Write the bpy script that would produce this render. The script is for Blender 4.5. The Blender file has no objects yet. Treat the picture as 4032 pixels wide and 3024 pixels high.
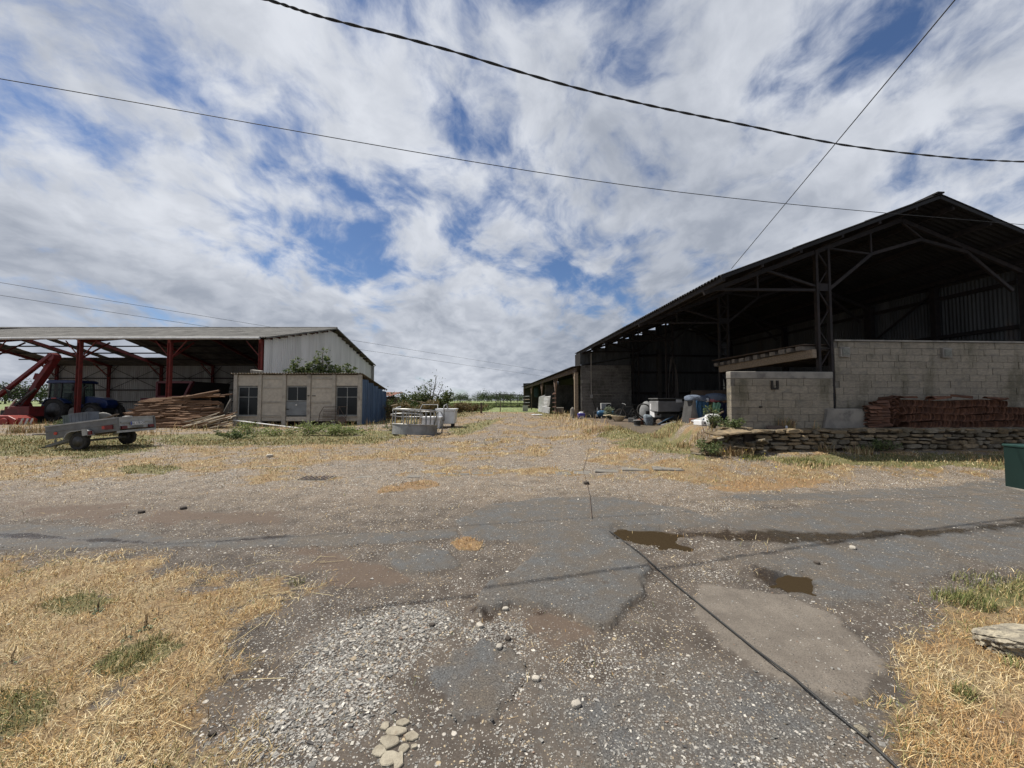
import bpy, math, random
import numpy as np
from mathutils import Matrix, Vector, Euler, Quaternion
R = math.radians
random.seed(7); RNG = np.random.default_rng(11)
SC = bpy.context.scene
COL = SC.collection
# ------------------------------------------------------------------ camera
CAMZ = 1.65; F = 1516.0; PITCH = math.atan(65 / F)
cam = bpy.data.cameras.new('camera'); cam.lens = 36 * F / 4032; cam.sensor_width = 36
cam.clip_start = .05; cam.clip_end = 6000
camo = bpy.data.objects.new('camera', cam); COL.objects.link(camo)
camo.location = (0, 0, CAMZ); camo.rotation_euler = (R(90) + PITCH, 0, 0); SC.camera = camo
# ------------------------------------------------------------------ light
LD = Vector((.55, -.17, -1)).normalized()          # direction the sunlight travels
SUN_EL = math.asin(-LD.z); SUN_AZ = math.atan2(-LD.x, -LD.y)
world = bpy.data.worlds.new('World'); SC.world = world; world.use_nodes = True
def build_world():
    nt = world.node_tree; nt.nodes.clear(); L = nt.links.new
    def N(t, **k):
        n = nt.nodes.new(t)
        for a, b in k.items(): setattr(n, a, b)
        return n
    def math_(op, a, b=None, c=None, clamp=False):
        n = N('ShaderNodeMath', operation=op, use_clamp=clamp)
        for i, q in enumerate((a, b, c)):
            if q is None: continue
            if isinstance(q, (int, float)): n.inputs[i].default_value = q
            else: L(q, n.inputs[i])
        return n.outputs[0]
    def smooth(x, a, b):
        n = N('ShaderNodeMapRange', interpolation_type='SMOOTHSTEP'); L(x, n.inputs[0])
        n.inputs[1].default_value = a; n.inputs[2].default_value = b; return n.outputs[0]
    def noise(vec, scale, detail=6, rough=.55, dist=0):
        n = N('ShaderNodeTexNoise'); L(vec, n.inputs['Vector'])
        n.inputs['Scale'].default_value = scale; n.inputs['Detail'].default_value = detail
        n.inputs['Roughness'].default_value = rough; n.inputs['Distortion'].default_value = dist
        return n
    tc = N('ShaderNodeTexCoord'); sep = N('ShaderNodeSeparateXYZ'); L(tc.outputs['Generated'], sep.inputs[0])
    z = math_('ADD', math_('MAXIMUM', sep.outputs[2], 0.0), .40)
    u = math_('DIVIDE', sep.outputs[0], z); v = math_('DIVIDE', sep.outputs[1], z)
    uv = N('ShaderNodeCombineXYZ'); L(u, uv.inputs[0]); L(v, uv.inputs[1])
    # broken cloud deck seen in perspective, drawn out a little along the wind
    mp = N('ShaderNodeMapping'); L(uv.outputs[0], mp.inputs[0]); mp.inputs['Rotation'].default_value = (0, 0, R(-35))
    mp.inputs['Scale'].default_value = (1.0, .88, 1); mp.inputs['Location'].default_value = SKY_OFF
    wn = noise(mp.outputs[0], 3.0, 4, .5)
    w = N('ShaderNodeVectorMath', operation='MULTIPLY_ADD'); L(wn.outputs['Color'], w.inputs[0])
    w.inputs[1].default_value = (.20, .20, 0); L(mp.outputs[0], w.inputs[2])
    n1 = noise(w.outputs[0], 1.9, 10, .57).outputs['Fac']
    n2 = noise(w.outputs[0], 6.2, 8, .58).outputs['Fac']
    n3 = noise(mp.outputs[0], 1.2, 5, .55).outputs['Fac']
    cov = math_('ADD', math_('MULTIPLY', n1, .60), math_('MULTIPLY', n2, .40))
    hz = smooth(sep.outputs[2], .36, .03)          # one looks along the deck near the horizon
    cov = math_('ADD', cov, math_('MULTIPLY', hz, .09))
    mask = smooth(cov, .41, .54)
    d1 = math_('SUBTRACT', cov, .46)
    # thin lumps are bright, thick parts grey, with fine billows
    billow = smooth(noise(w.outputs[0], 11, 6, .55).outputs['Fac'], .32, .68)
    thick = smooth(math_('ADD', math_('MULTIPLY', n1, .35), math_('MULTIPLY', n3, .65)), .40, .62)
    shade = math_('ADD', math_('MULTIPLY', thick, .62), math_('MULTIPLY', billow, .30)); shade = math_('ADD', shade, math_('MULTIPLY', hz, .12), clamp=True)
    cc = N('ShaderNodeMix', data_type='RGBA'); L(shade, cc.inputs[0])
    cc.inputs[6].default_value = (7.0, 7.3, 7.9, 1); cc.inputs[7].default_value = (2.9, 3.25, 3.95, 1)
    sky = N('ShaderNodeTexSky', sky_type='NISHITA', sun_disc=False)
    sky.sun_elevation = SUN_EL; sky.sun_rotation = SUN_AZ
    sky.air_density = 1.0; sky.dust_density = .35; sky.ozone_density = 1.6; sky.altitude = 100
    skm = N('ShaderNodeMix', data_type='RGBA', blend_type='MULTIPLY'); skm.inputs[0].default_value = 1
    L(sky.outputs[0], skm.inputs[6]); skm.inputs[7].default_value = (.62, .72, .88, 1)
    mx = N('ShaderNodeMix', data_type='RGBA'); L(mask, mx.inputs[0]); L(skm.outputs[2], mx.inputs[6]); L(cc.outputs[2], mx.inputs[7])
    bg = N('ShaderNodeBackground'); bg.inputs[1].default_value = .079; L(mx.outputs[2], bg.inputs[0])
    out = N('ShaderNodeOutputWorld'); L(bg.outputs[0], out.inputs[0])
SKY_OFF = (-4.7, 6.1, 0)
build_world()
sl = bpy.data.lights.new('sun', 'SUN'); sl.energy = 5.0; sl.angle = R(.53); sl.color = (1, .95, .87)
so = bpy.data.objects.new('sun', sl); COL.objects.link(so)
so.rotation_euler = LD.to_track_quat('-Z', 'Y').to_euler(); so.location = (-20, 6, 40)
SC.view_settings.view_transform = 'Standard'; SC.view_settings.look = 'None'
SC.view_settings.exposure = .42; SC.view_settings.gamma = 1; SC.view_settings.use_curve_mapping = False
SC.render.engine = 'CYCLES'
SC.cycles.use_denoising = True; SC.cycles.use_adaptive_sampling = True; SC.cycles.adaptive_threshold = .02
SC.cycles.max_bounces = 6; SC.cycles.diffuse_bounces = 3; SC.cycles.glossy_bounces = 2
SC.cycles.transmission_bounces = 3; SC.cycles.transparent_max_bounces = 6
SC.cycles.caustics_reflective = False; SC.cycles.caustics_refractive = False
# ------------------------------------------------------------------ helpers
def tag(o, label=None, cat=None, group=None, kind=None):
    if label: o['label'] = label
    if cat: o['category'] = cat
    if group: o['group'] = group
    if kind: o['kind'] = kind
    elif cat: o['kind'] = 'thing'
    return o
class MB:
    def __init__(s): s.v = []; s.f = []
    def add(s, vs, fs):
        b = len(s.v); s.v += [tuple(q) for q in vs]; s.f += [tuple(b + i for i in q) for q in fs]; return s
    def box(s, c, d, rot=None):
        hx, hy, hz = d[0] / 2, d[1] / 2, d[2] / 2
        vs = [Vector((x, y, z)) for x in (-hx, hx) for y in (-hy, hy) for z in (-hz, hz)]
        if rot is not None:
            m = rot if isinstance(rot, Matrix) else Euler(rot).to_matrix(); vs = [m @ q for q in vs]
        c = Vector(c)
        return s.add([q + c for q in vs], [(0, 1, 3, 2), (4, 6, 7, 5), (0, 4, 5, 1), (2, 3, 7, 6), (0, 2, 6, 4), (1, 5, 7, 3)])
    def b2(s, x0, x1, y0, y1, z0, z1): return s.box(((x0 + x1) / 2, (y0 + y1) / 2, (z0 + z1) / 2), (abs(x1 - x0), abs(y1 - y0), abs(z1 - z0)))
    def bar(s, p, q, w, h, up=(0, 0, 1)):
        p, q = Vector(p), Vector(q); d = q - p; L = d.length; d.normalize(); up = Vector(up)
        if abs(d.dot(up)) > .99: up = Vector((0, 1, 0))
        y = up.cross(d).normalized(); z = d.cross(y)
        return s.box((p + q) / 2, (L, w, h), Matrix((d, y, z)).transposed())
    def tube(s, pts, r, n=6, cap=True, closed=False):
        pts = [Vector(p) for p in pts]; m = len(pts); rs = r if isinstance(r, (list, tuple)) else [r] * m
        b = len(s.v); prev = None
        for i, p in enumerate(pts):
            a = pts[(i - 1) % m] if (i or closed) else p; c = pts[(i + 1) % m] if (i < m - 1 or closed) else p
            t = (c - a).normalized()
            x = prev - t * prev.dot(t) if prev is not None else (Vector((0, 0, 1)).cross(t) if abs(t.z) < .95 else Vector((1, 0, 0)).cross(t))
            x.normalize(); prev = x; y = t.cross(x)
            for k in range(n):
                an = 2 * math.pi * k / n; s.v.append(tuple(p + (x * math.cos(an) + y * math.sin(an)) * rs[i]))
        for i in range(m if closed else m - 1):
            i2 = (i + 1) % m
            for k in range(n):
                k2 = (k + 1) % n; s.f.append((b + i * n + k, b + i * n + k2, b + i2 * n + k2, b + i2 * n + k))
        if cap and not closed:
            s.f.append(tuple(b + k for k in range(n))[::-1]); s.f.append(tuple(b + (m - 1) * n + k for k in range(n)))
        return s
    def lathe(s, prof, n=20, axis='z', c=(0, 0, 0)):
        b = len(s.v); m = len(prof); c = Vector(c)
        for (r, h) in prof:
            for k in range(n):
                a = 2 * math.pi * k / n; x, y = r * math.cos(a), r * math.sin(a)
                p = {'z': (x, y, h), 'y': (x, h, y), 'x': (h, x, y)}[axis]; s.v.append(tuple(Vector(p) + c))
        for i in range(m - 1):
            for k in range(n):
                k2 = (k + 1) % n; s.f.append((b + i * n + k, b + i * n + k2, b + (i + 1) * n + k2, b + (i + 1) * n + k))
        s.f.append(tuple(b + k for k in range(n))[::-1]); s.f.append(tuple(b + (m - 1) * n + k for k in range(n)))
        return s
    def prism(s, poly, ext):
        ext = Vector(ext); n = len(poly); a = [Vector(p) for p in poly]
        return s.add(a + [p + ext for p in a], [tuple(range(n))[::-1], tuple(range(n, 2 * n))] + [(i, (i + 1) % n, n + (i + 1) % n, n + i) for i in range(n)])
    def corr(s, o, U, V, nrm, waves, amp, per=6, shape='sin', rows=1, bend=None):
        o, U, V, nrm = Vector(o), Vector(U), Vector(V), Vector(nrm); b = len(s.v); cols = []
        if shape == 'sin':
            cols = [(i / (waves * per), math.sin(2 * math.pi * i / per) * amp) for i in range(waves * per + 1)]
        else:
            for i in range(waves):
                for a, h in ((0, 0), (.62, 0), (.70, 1), (.92, 1)): cols.append(((i + a) / waves, h * amp))
            cols.append((1, 0))
        for r in range(rows + 1):
            q = r / rows
            for (a, h) in cols:
                p = o + U * a + V * q + nrm * h
                if bend: p = p + bend(a, q)
                s.v.append(tuple(p))
        n = len(cols)
        for r in range(rows):
            for i in range(n - 1):
                s.f.append((b + r * n + i, b + r * n + i + 1, b + (r + 1) * n + i + 1, b + (r + 1) * n + i))
        return s
    def mesh(s, name, mat=None, smooth=False):
        me = bpy.data.meshes.new(name); me.from_pydata(s.v, [], s.f); me.update()
        if mat: me.materials.append(mat)
        if smooth: me.polygons.foreach_set('use_smooth', [True] * len(me.polygons))
        return me
    def build(s, name, mat, parent=None, smooth=False, bevel=0, **t):
        return link(name, s.mesh(name, mat, smooth), parent, bevel=bevel, **t)
def mw(o): return Matrix.LocRotScale(o.location, o.rotation_euler, None) if o.parent is None else mw(o.parent) @ o.matrix_parent_inverse @ Matrix.LocRotScale(o.location, o.rotation_euler, o.scale)
def link(name, me, parent=None, loc=None, rot=None, scale=None, world=False, bevel=0, label=None, cat=None, group=None, kind=None):
    o = bpy.data.objects.new(name, me); COL.objects.link(o)
    if loc is not None: o.location = loc
    if rot is not None: o.rotation_euler = rot
    if scale is not None: o.scale = scale
    if parent is not None:
        o.parent = parent
        if parent.get('_w'): o.matrix_parent_inverse = mw(parent).inverted()
    if bevel:
        m = o.modifiers.new('bevel', 'BEVEL'); m.width = bevel; m.segments = 2; m.limit_method = 'ANGLE'
    return tag(o, label, cat, group, kind)
def thing(name, label, cat, loc=(0, 0, 0), rot=(0, 0, 0), group=None, world=False, kind=None):
    o = bpy.data.objects.new(name, None); COL.objects.link(o); o.empty_display_size = .3
    o.location = loc; o.rotation_euler = rot
    if world: o['_w'] = 1          # its parts are given in world coordinates
    return tag(o, label, cat, group, kind)
def copy_tree(o, parent=None):
    c = o.copy(); COL.objects.link(c)
    if parent is not None: c.parent = parent
    for ch in list(o.children): copy_tree(ch, c)
    return c
def np_mesh(name, V, Fc, mat, nv, colors=None, smooth=False, **t):
    """V (n,3) float array, Fc (m,nv) int array"""
    me = bpy.data.meshes.new(name); n, m = len(V), len(Fc)
    me.vertices.add(n); me.vertices.foreach_set('co', np.ascontiguousarray(V, np.float32).ravel())
    me.loops.add(m * nv); me.loops.foreach_set('vertex_index', np.ascontiguousarray(Fc, np.int32).ravel())
    me.polygons.add(m); me.polygons.foreach_set('loop_start', np.arange(0, m * nv, nv, dtype=np.int32))
    me.polygons.foreach_set('loop_total', np.full(m, nv, np.int32))
    me.polygons.foreach_set('use_smooth', np.full(m, smooth, bool))
    if colors is not None:
        for nm, C in colors.items():
            at = me.attributes.new(nm, 'FLOAT_COLOR', 'POINT'); at.data.foreach_set('color', np.ascontiguousarray(C, np.float32).ravel())
    me.update(calc_edges=True); me.materials.append(mat)
    return link(name, me, t.pop('parent', None), **t)
# numpy value noise
_P = RNG.random((256, 256))
def vnoise(x, y):
    xi = np.floor(x).astype(int); yi = np.floor(y).astype(int); fx = x - xi; fy = y - yi
    fx = fx * fx * (3 - 2 * fx); fy = fy * fy * (3 - 2 * fy)
    g = lambda a, b: _P[a & 255, b & 255]
    return (g(xi, yi) * (1 - fx) + g(xi + 1, yi) * fx) * (1 - fy) + (g(xi, yi + 1) * (1 - fx) + g(xi + 1, yi + 1) * fx) * fy
def fbm(x, y, o=4):
    s = 0; a = .5; t = 0
    for i in range(o): s = s + a * vnoise(x * 2 ** i + i * 17.3, y * 2 ** i + i * 9.1); t += a; a *= .5
    return s / t
def ss(a, b, x):
    t = np.clip((np.asarray(x, float) - a) / (b - a), 0, 1); return t * t * (3 - 2 * t)
# ground height
def gz(x, y):
    x = np.asarray(x, float); y = np.asarray(y, float)
    lf = .2 + .8 * ss(-12, -5, x)
    base = .42 * ss(9, 30, y) * lf
    rb = ss(1.2, 4.6, x)
    zr = .3 * ss(7.4, 10.3, y) + .22 * ss(10.4, 16, y)
    z = base * (1 - rb) + zr * rb
    far = ss(26, 40, y); z = z * (1 - far) + .42 * far * (lf * (1 - ss(60, 200, y)) + ss(60, 200, y))
    yw = 10.12 + .0628 * (x - 5.5)
    plat = ss(5.0, 5.7, x) * ss(yw + .12, yw + .2, y) * (1 - ss(13.5, 16, y))
    z = z * (1 - plat) + .86 * plat
    return z
def gzf(x, y): return float(gz(x, y))
def W(px, py, d):
    """the point at depth d metres on a sight line measured in the photograph"""
    u = (px - 2016) / F; v = (1512 - py) / F; c, s = math.cos(PITCH), math.sin(PITCH)
    dy = c - v * s; return Vector((u * d / dy, d, CAMZ + (s + v * c) * d / dy))
def G(px, py):
    """the ground point on that sight line"""
    d = 10
    u = (px - 2016) / F; v = (1512 - py) / F; c, s = math.cos(PITCH), math.sin(PITCH)
    dx, dy, dz = u, c - v * s, s + v * c
    z = 0
    for _ in range(30):
        k = (z - CAMZ) / dz; z = .5 * z + .5 * gzf(dx * k, dy * k)
    return Vector((dx * k, dy * k, gzf(dx * k, dy * k)))
def D(px, py): return G(px * 1.8228, py * 1.8228)
# ------------------------------------------------------------------ materials
MATS = {}
def M(name, c1, c2=None, scale=4, rough=.8, bump=.15, bs=40, rnd=.1, metal=0, attr=None, lo=.35, hi=.65, c3=None, s3=1.2, t3=(.55, .7), stretch=None, spec=.35, wst=None):
    if name in MATS: return MATS[name]
    m = bpy.data.materials.new(name); m.use_nodes = True; nt = m.node_tree; nd = nt.nodes; L = nt.links.new
    bs_ = nd['Principled BSDF']; bs_.inputs['Roughness'].default_value = rough; bs_.inputs['Metallic'].default_value = metal
    bs_.inputs['Specular IOR Level'].default_value = spec
    tc = nd.new('ShaderNodeTexCoord'); oi = nd.new('ShaderNodeObjectInfo')
    ad = nd.new('ShaderNodeVectorMath'); ad.operation = 'MULTIPLY_ADD'; L(oi.outputs['Random'], ad.inputs[0]); ad.inputs[1].default_value = (17, 31, 23); L(tc.outputs['Object'], ad.inputs[2])
    vec = ad.outputs[0]
    if stretch:
        mp = nd.new('ShaderNodeMapping'); L(vec, mp.inputs[0]); mp.inputs['Scale'].default_value = stretch; vec = mp.outputs[0]
    def noise(s, d=6, r=.6):
        n = nd.new('ShaderNodeTexNoise'); L(vec, n.inputs['Vector']); n.inputs['Scale'].default_value = s; n.inputs['Detail'].default_value = d; n.inputs['Roughness'].default_value = r; return n.outputs['Fac']
    def rng(x, a, b):
        n = nd.new('ShaderNodeMapRange'); n.interpolation_type = 'SMOOTHSTEP'; L(x, n.inputs[0]); n.inputs[1].default_value = a; n.inputs[2].default_value = b; return n.outputs[0]
    def mix(f, a, b, bt='MIX'):
        n = nd.new('ShaderNodeMix'); n.data_type = 'RGBA'; n.blend_type = bt
        if isinstance(f, float): n.inputs[0].default_value = f
        else: L(f, n.inputs[0])
        for i, q in ((6, a), (7, b)):
            if isinstance(q, tuple): n.inputs[i].default_value = (*q, 1)
            else: L(q, n.inputs[i])
        return n.outputs[2]
    if attr:
        at = nd.new('ShaderNodeAttribute'); at.attribute_name = attr; col = at.outputs['Color']
        if c2: col = mix(rng(noise(scale), lo, hi), col, mix(1.0, col, c2, 'MULTIPLY'))
    else:
        col = mix(rng(noise(scale), lo, hi), c1, c2 or tuple(q * .8 for q in c1))
    if c3: col = mix(rng(noise(s3, 8, .65), *t3), col, c3)
    if rnd:
        hv = nd.new('ShaderNodeHueSaturation'); mr = nd.new('ShaderNodeMapRange'); L(oi.outputs['Random'], mr.inputs[0]); mr.inputs[3].default_value = 1 - rnd; mr.inputs[4].default_value = 1 + rnd
        L(mr.outputs[0], hv.inputs['Value']); L(col, hv.inputs['Color']); col = hv.outputs[0]
    if wst:                          # damp and dirt stains that run across the single pieces
        ge = nd.new('ShaderNodeNewGeometry'); mp = nd.new('ShaderNodeMapping'); L(ge.outputs['Position'], mp.inputs[0]); mp.inputs['Scale'].default_value = wst[1]; vec = mp.outputs[0]
        col = mix(rng(noise(1.0, 7, .62), wst[2], wst[3]), col, mix(1.0, col, wst[0], 'MULTIPLY'))
    L(col, bs_.inputs['Base Color'])
    if bump:
        b = nd.new('ShaderNodeBump'); b.inputs['Strength'].default_value = bump; b.inputs['Distance'].default_value = .02; L(noise(bs, 8, .65), b.inputs['Height']); L(b.outputs[0], bs_.inputs['Normal'])
    MATS[name] = m; return m
# ------------------------------------------------------------------ ground: what lies where
def PL(*pts): return np.array([D(a, b)[:2] for a, b in pts])
def sdpoly(P, x, y):
    """signed distance, positive inside"""
    n = len(P); d2 = np.full(x.shape, 1e9); ins = np.zeros(x.shape, bool)
    for i in range(n):
        ax, ay = P[i]; bx, by = P[(i + 1) % n]; ex, ey = bx - ax, by - ay
        t = np.clip(((x - ax) * ex + (y - ay) * ey) / (ex * ex + ey * ey + 1e-9), 0, 1)
        d2 = np.minimum(d2, (x - ax - t * ex) ** 2 + (y - ay - t * ey) ** 2)
        c = ((ay > y) != (by > y)) & (x < ex * (y - ay) / (by - ay + 1e-12) + ax); ins ^= c
    return np.where(ins, 1, -1) * np.sqrt(d2)
Z = {}
Z['asph'] = [
 (PL((985,1128),(1050,1092),(1180,1074),(1330,1076),(1480,1100),(1560,1130),(1480,1142),(1330,1150),(1400,1215),(1385,1290),(1330,1352),(1290,1362),(1240,1335),(1180,1318),(1120,1312),(1030,1330),(1045,1275),(1130,1225),(1170,1180),(1000,1165)), .10, .10),
 (PL((930,1455),(985,1418),(1040,1396),(1095,1412),(1116,1455),(1085,1505),(1060,1560),(985,1545),(940,1500)), .22, .22),
 (PL((840,1195),(900,1180),(975,1190),(1000,1225),(930,1240),(860,1235)), .10, .10),
 (PL((1500,1125),(1760,1085),(2260,1050),(2500,1060),(2500,1240),(2212,1225),(1960,1262),(1900,1330),(1860,1370),(1840,1330),(1700,1290),(1640,1240),(1500,1195),(1700,1170)), .9, .5),
 (PL((-300,1135),(60,1132),(200,1140),(420,1165),(620,1160),(900,1150),(990,1140),(990,1160),(850,1175),(600,1185),(330,1187),(0,1187),(-300,1190)), .12, .12),
 (PL((1180,1480),(1400,1420),(1600,1470),(1780,1510),(1920,1560),(1960,1800),(1150,1800)), 1.0, .3),
 (PL((1540,1075),(1800,1062),(2212,1030),(2400,1030),(2400,1060),(1800,1085)), .2, .3)]
A2 = PL((930,1455),(985,1418),(1040,1396),(1095,1412),(1116,1455),(1085,1505),(1060,1560),(985,1545),(940,1500))
Z['conc'] = [(PL((1488,1290),(1520,1268),(1600,1264),(1690,1287),(1790,1312),(1850,1338),(1900,1400),(1940,1470),(1895,1505),(1800,1505),(1720,1478),(1640,1440),(1590,1400),(1540,1370),(1500,1330)), .14, .22)]
Z['dry'] = [
 (PL((-700,1200),(0,1212),(300,1208),(470,1225),(600,1252),(655,1268),(610,1310),(540,1360),(490,1430),(500,1480),(430,1540),(385,1659),(330,1900),(-700,1900)), .75, .5),
 (PL((2800,1200),(2212,1245),(2090,1295),(1990,1320),(1945,1390),(1922,1450),(1935,1500),(1905,1560),(1930,1620),(1985,1700),(2100,1900),(2800,1900)), .40, .25),
 (PL((-700,948),(0,950),(300,960),(560,958),(850,942),(930,925),(990,905),(1040,895),(1010,925),(940,960),(830,985),(700,1005),(560,1010),(350,1020),(150,1040),(0,1060),(-700,1090)), .8, 1.0),
 (PL((1230,905),(1330,905),(1500,925),(1480,955),(1620,985),(1800,990),(2150,985),(2800,985),(2800,1020),(2160,1020),(1840,1030),(1780,1052),(1600,1062),(1480,1050),(1400,1040),(1330,1020),(1280,1000),(1250,960),(1180,925),(1120,900)), .5, .8),
 (PL((830,1050),(930,1035),(950,1050),(900,1062),(820,1066)), .1, .15),
 (PL((970,1172),(1010,1162),(1045,1172),(1035,1190),(985,1190)), .05, .06),
 (PL((1100,985),(1180,980),(1200,995),(1120,1000)), .4, .5),
 (PL((520,1010),(640,1015),(760,1030),(700,1050),(520,1045)), .9, 1.0)]
Z['green'] = [
 (PL((330,940),(520,935),(850,930),(880,940),(820,958),(560,965),(350,962)), .5, .6),
 (PL((1330,915),(1430,915),(1500,930),(1470,955),(1560,975),(1480,985),(1350,968),(1300,940)), .5, .8),
 (PL((1560,985),(1700,985),(1900,982),(2150,982),(2800,980),(2800,1010),(2160,1012),(1900,1008),(1740,1005)), .3, .5),
 (PL((2040,1290),(2110,1265),(2260,1225),(2600,1200),(2600,1300),(2212,1320),(2120,1325)), .12, .12),
 (PL((0,940),(330,940),(330,975),(180,990),(60,985),(-300,975)), .6, .8),
 (PL((960,930),(1040,910),(1100,900),(1060,920),(990,945)), .5, .6),
 (PL((270,1010),(330,1003),(390,1012),(350,1025),(280,1022)), .25, .3),
 (PL((200,1455),(240,1410),(320,1395),(390,1400),(330,1440),(260,1465)), .08, .10),
 (PL((90,1300),(180,1285),(250,1300),(170,1325),(100,1320)), .10, .12),
 (PL((-80,1480),(20,1460),(90,1500),(110,1560),(0,1600),(-80,1590)), .15, .15),
 (PL((2050,1500),(2090,1490),(2120,1520),(2080,1535)), .04, .05)]
Z['gravel'] = [
 (PL((640,1480),(660,1400),(740,1345),(840,1320),(930,1320),(975,1345),(930,1400),(890,1470),(850,1540),(760,1600),(640,1659),(560,1800),(420,1800),(470,1620),(560,1540)), .25, .15),
 (PL((1000,1365),(1060,1345),(1150,1340),(1180,1370),(1150,1420),(1060,1400),(1010,1395)), .12, .1),
 (PL((1150,1440),(1260,1380),(1330,1370),(1420,1400),(1530,1450),(1700,1500),(1850,1530),(1910,1600),(1930,1800),(1000,1800),(1030,1600),(1120,1520)), .3, .2),
 (PL((1470,1215),(1530,1200),(1600,1225),(1590,1258),(1510,1262),(1480,1245)), .12, .12),
 (PL((1380,1092),(1560,1080),(1640,1095),(1700,1115),(1600,1118),(1480,1130)), .2, .2),
 (PL((1890,1042),(2050,1030),(2150,1035),(2130,1050),(1900,1060)), .2, .3)]
Z['red'] = [
 (PL((590,1185),(680,1180),(760,1210),(860,1235),(900,1258),(820,1275),(700,1265),(620,1235)), .15, .12),
 (PL((0,1075),(240,1085),(620,1110),(600,1140),(300,1130),(0,1120)), .5, .4),
 (PL((1150,1310),(1180,1318),(1250,1345),(1300,1370),(1200,1400),(1120,1350)), .06, .06)]
Z['orange'] = [
 (PL((1520,1040),(1640,1030),(1790,1038),(1770,1055),(1600,1064),(1520,1058)), .3, .3),
 (PL((1690,965),(1760,950),(1800,975),(1730,985)), .3, .3),
 (PL((970,1172),(1010,1162),(1045,1172),(1035,1190),(985,1190)), .05, .06),
 (PL((830,1050),(930,1035),(950,1050),(900,1062),(820,1066)), .1, .15),
 (PL((1990,1560),(2080,1530),(2300,1540),(2300,1800),(2030,1800)), .3, .3),
 (PL((1990,1395),(2070,1370),(2090,1400),(2010,1420)), .1, .1)]
PUD1 = PL((1306,1146),(1350,1140),(1430,1141),(1475,1152),(1465,1165),(1512,1181),(1490,1187),(1430,1181),(1370,1172),(1330,1162))
PUD2 = PL((1672,1252),(1700,1244),(1742,1246),(1757,1262),(1752,1284),(1715,1280),(1680,1266))
Z['wet'] = [(PUD1, .30, .22), (PUD2, .30, .2),
 (PL((1440,1146),(1560,1148),(1760,1150),(2000,1146),(2260,1120),(2260,1140),(2000,1165),(1800,1178),(1600,1170),(1480,1160)), .25, .25),
 (PL((1600,1210),(1680,1235),(1770,1255),(1765,1292),(1700,1285),(1620,1250)), .2, .12),
 (PL((-60,1150),(80,1152),(250,1166),(420,1176),(620,1158),(640,1163),(420,1183),(230,1178),(60,1170),(-60,1166)), .22, .10),
 (PL((1030,1318),(1180,1312),(1210,1325),(1140,1340),(1040,1345)), .12, .25)]
def masks(x, y):
    x = np.asarray(x, float); y = np.asarray(y, float); out = {}
    near = (y > -6) & (y < 60) & (np.abs(x) < 60)
    xn, yn = x[near], y[near]
    n1 = fbm(xn * 1.7 + 5, yn * 1.7, 5) - .5; n2 = fbm(xn * 7, yn * 7 + 3, 4) - .5
    for k, L_ in Z.items():
        v = np.zeros(x.shape); b = np.zeros(xn.shape)
        for P, soft, wob in L_:
            sd = sdpoly(P, xn, yn) + (n1 * 1.6 + n2 * .8) * wob
            b = np.maximum(b, np.clip(.5 + sd / soft, 0, 1))
        v[near] = b; out[k] = v
    pn = fbm(x * 1.1 + 31, y * 1.1, 5); pn2 = fbm(x * 3.2, y * 3.2 + 11, 4)
    mid = ss(4.6, 6.0, y)
    out['dry'] = out['dry'] * (1 - mid * np.clip(1.45 - 2.1 * (.5 * pn + .5 * pn2), 0, 1))
    out['dry'] = out['dry'] * (1 - (1 - mid) * np.clip(1.0 - 2.4 * pn2, 0, .7))
    # thin dry grass everywhere in the back yard
    strew = ss(6.6, 9.5, y) * ss(.43, .62, .6 * pn + .4 * pn2) * .9; out['dry'] = np.maximum(out['dry'], strew * (1 - out['asph']))
    out['red'] = out['red'] * np.clip(2.2 * pn2 - .35, 0, 1); out['orange'] = out['orange'] * np.clip(2.4 * pn2 - .3, 0, 1)
    out['asph'] = out['asph'] * np.clip(.45 + 1.2 * pn2, 0, 1)
    ce = ss(-.02, .02, sdpoly(Z['asph'][0][0], x, y) + .16 * (fbm(x * 4.5, y * 4.5, 4) - .5)) * ss(4.6, 3.6, y); out['edge'] = ce
    out['asph'] = np.maximum(out['asph'], ce * .9)
    a2 = ss(-.10, .06, sdpoly(A2, x, y) + .16 * (fbm(x * 6, y * 6, 4) - .5)) * (y < 5); out['a2'] = a2; out['asph'] = np.maximum(out['asph'], a2)
    out['gravel'] = np.maximum(out['gravel'], ss(6, 8, y) * ss(22, 14, y) * .55)
    # grass further back, where the yard ends
    nn = fbm(x * .12, y * .12 + 40, 4)
    tr = ss(3.2, 1.6, np.abs(x + 1.2 - (y - 20) * .055))           # the track
    back = ss(17, 30, y) * (1 - tr * ss(70, 40, y))
    g2 = back * np.where(np.abs(x + 1) > 3, 1, .8)
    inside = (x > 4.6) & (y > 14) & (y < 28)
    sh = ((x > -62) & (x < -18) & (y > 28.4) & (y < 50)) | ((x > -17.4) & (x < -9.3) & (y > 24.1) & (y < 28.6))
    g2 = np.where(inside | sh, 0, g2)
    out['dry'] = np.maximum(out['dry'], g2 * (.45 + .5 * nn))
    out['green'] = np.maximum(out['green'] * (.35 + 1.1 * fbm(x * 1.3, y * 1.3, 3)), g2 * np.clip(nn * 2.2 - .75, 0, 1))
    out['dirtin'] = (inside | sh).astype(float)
    fld = ss(38, 44, y + .12 * x + 3 * (nn - .5)) * ss(-14, -6, x + .0 * y + (y - 40) * .5); fld = np.maximum(fld, ss(60, 75, y))
    out['field'] = fld
    return out
NH = lambda x, y: .030 * (fbm(x * .9, y * .9, 4) - .5) + .012 * (fbm(x * 6, y * 6, 3) - .5)
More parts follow.
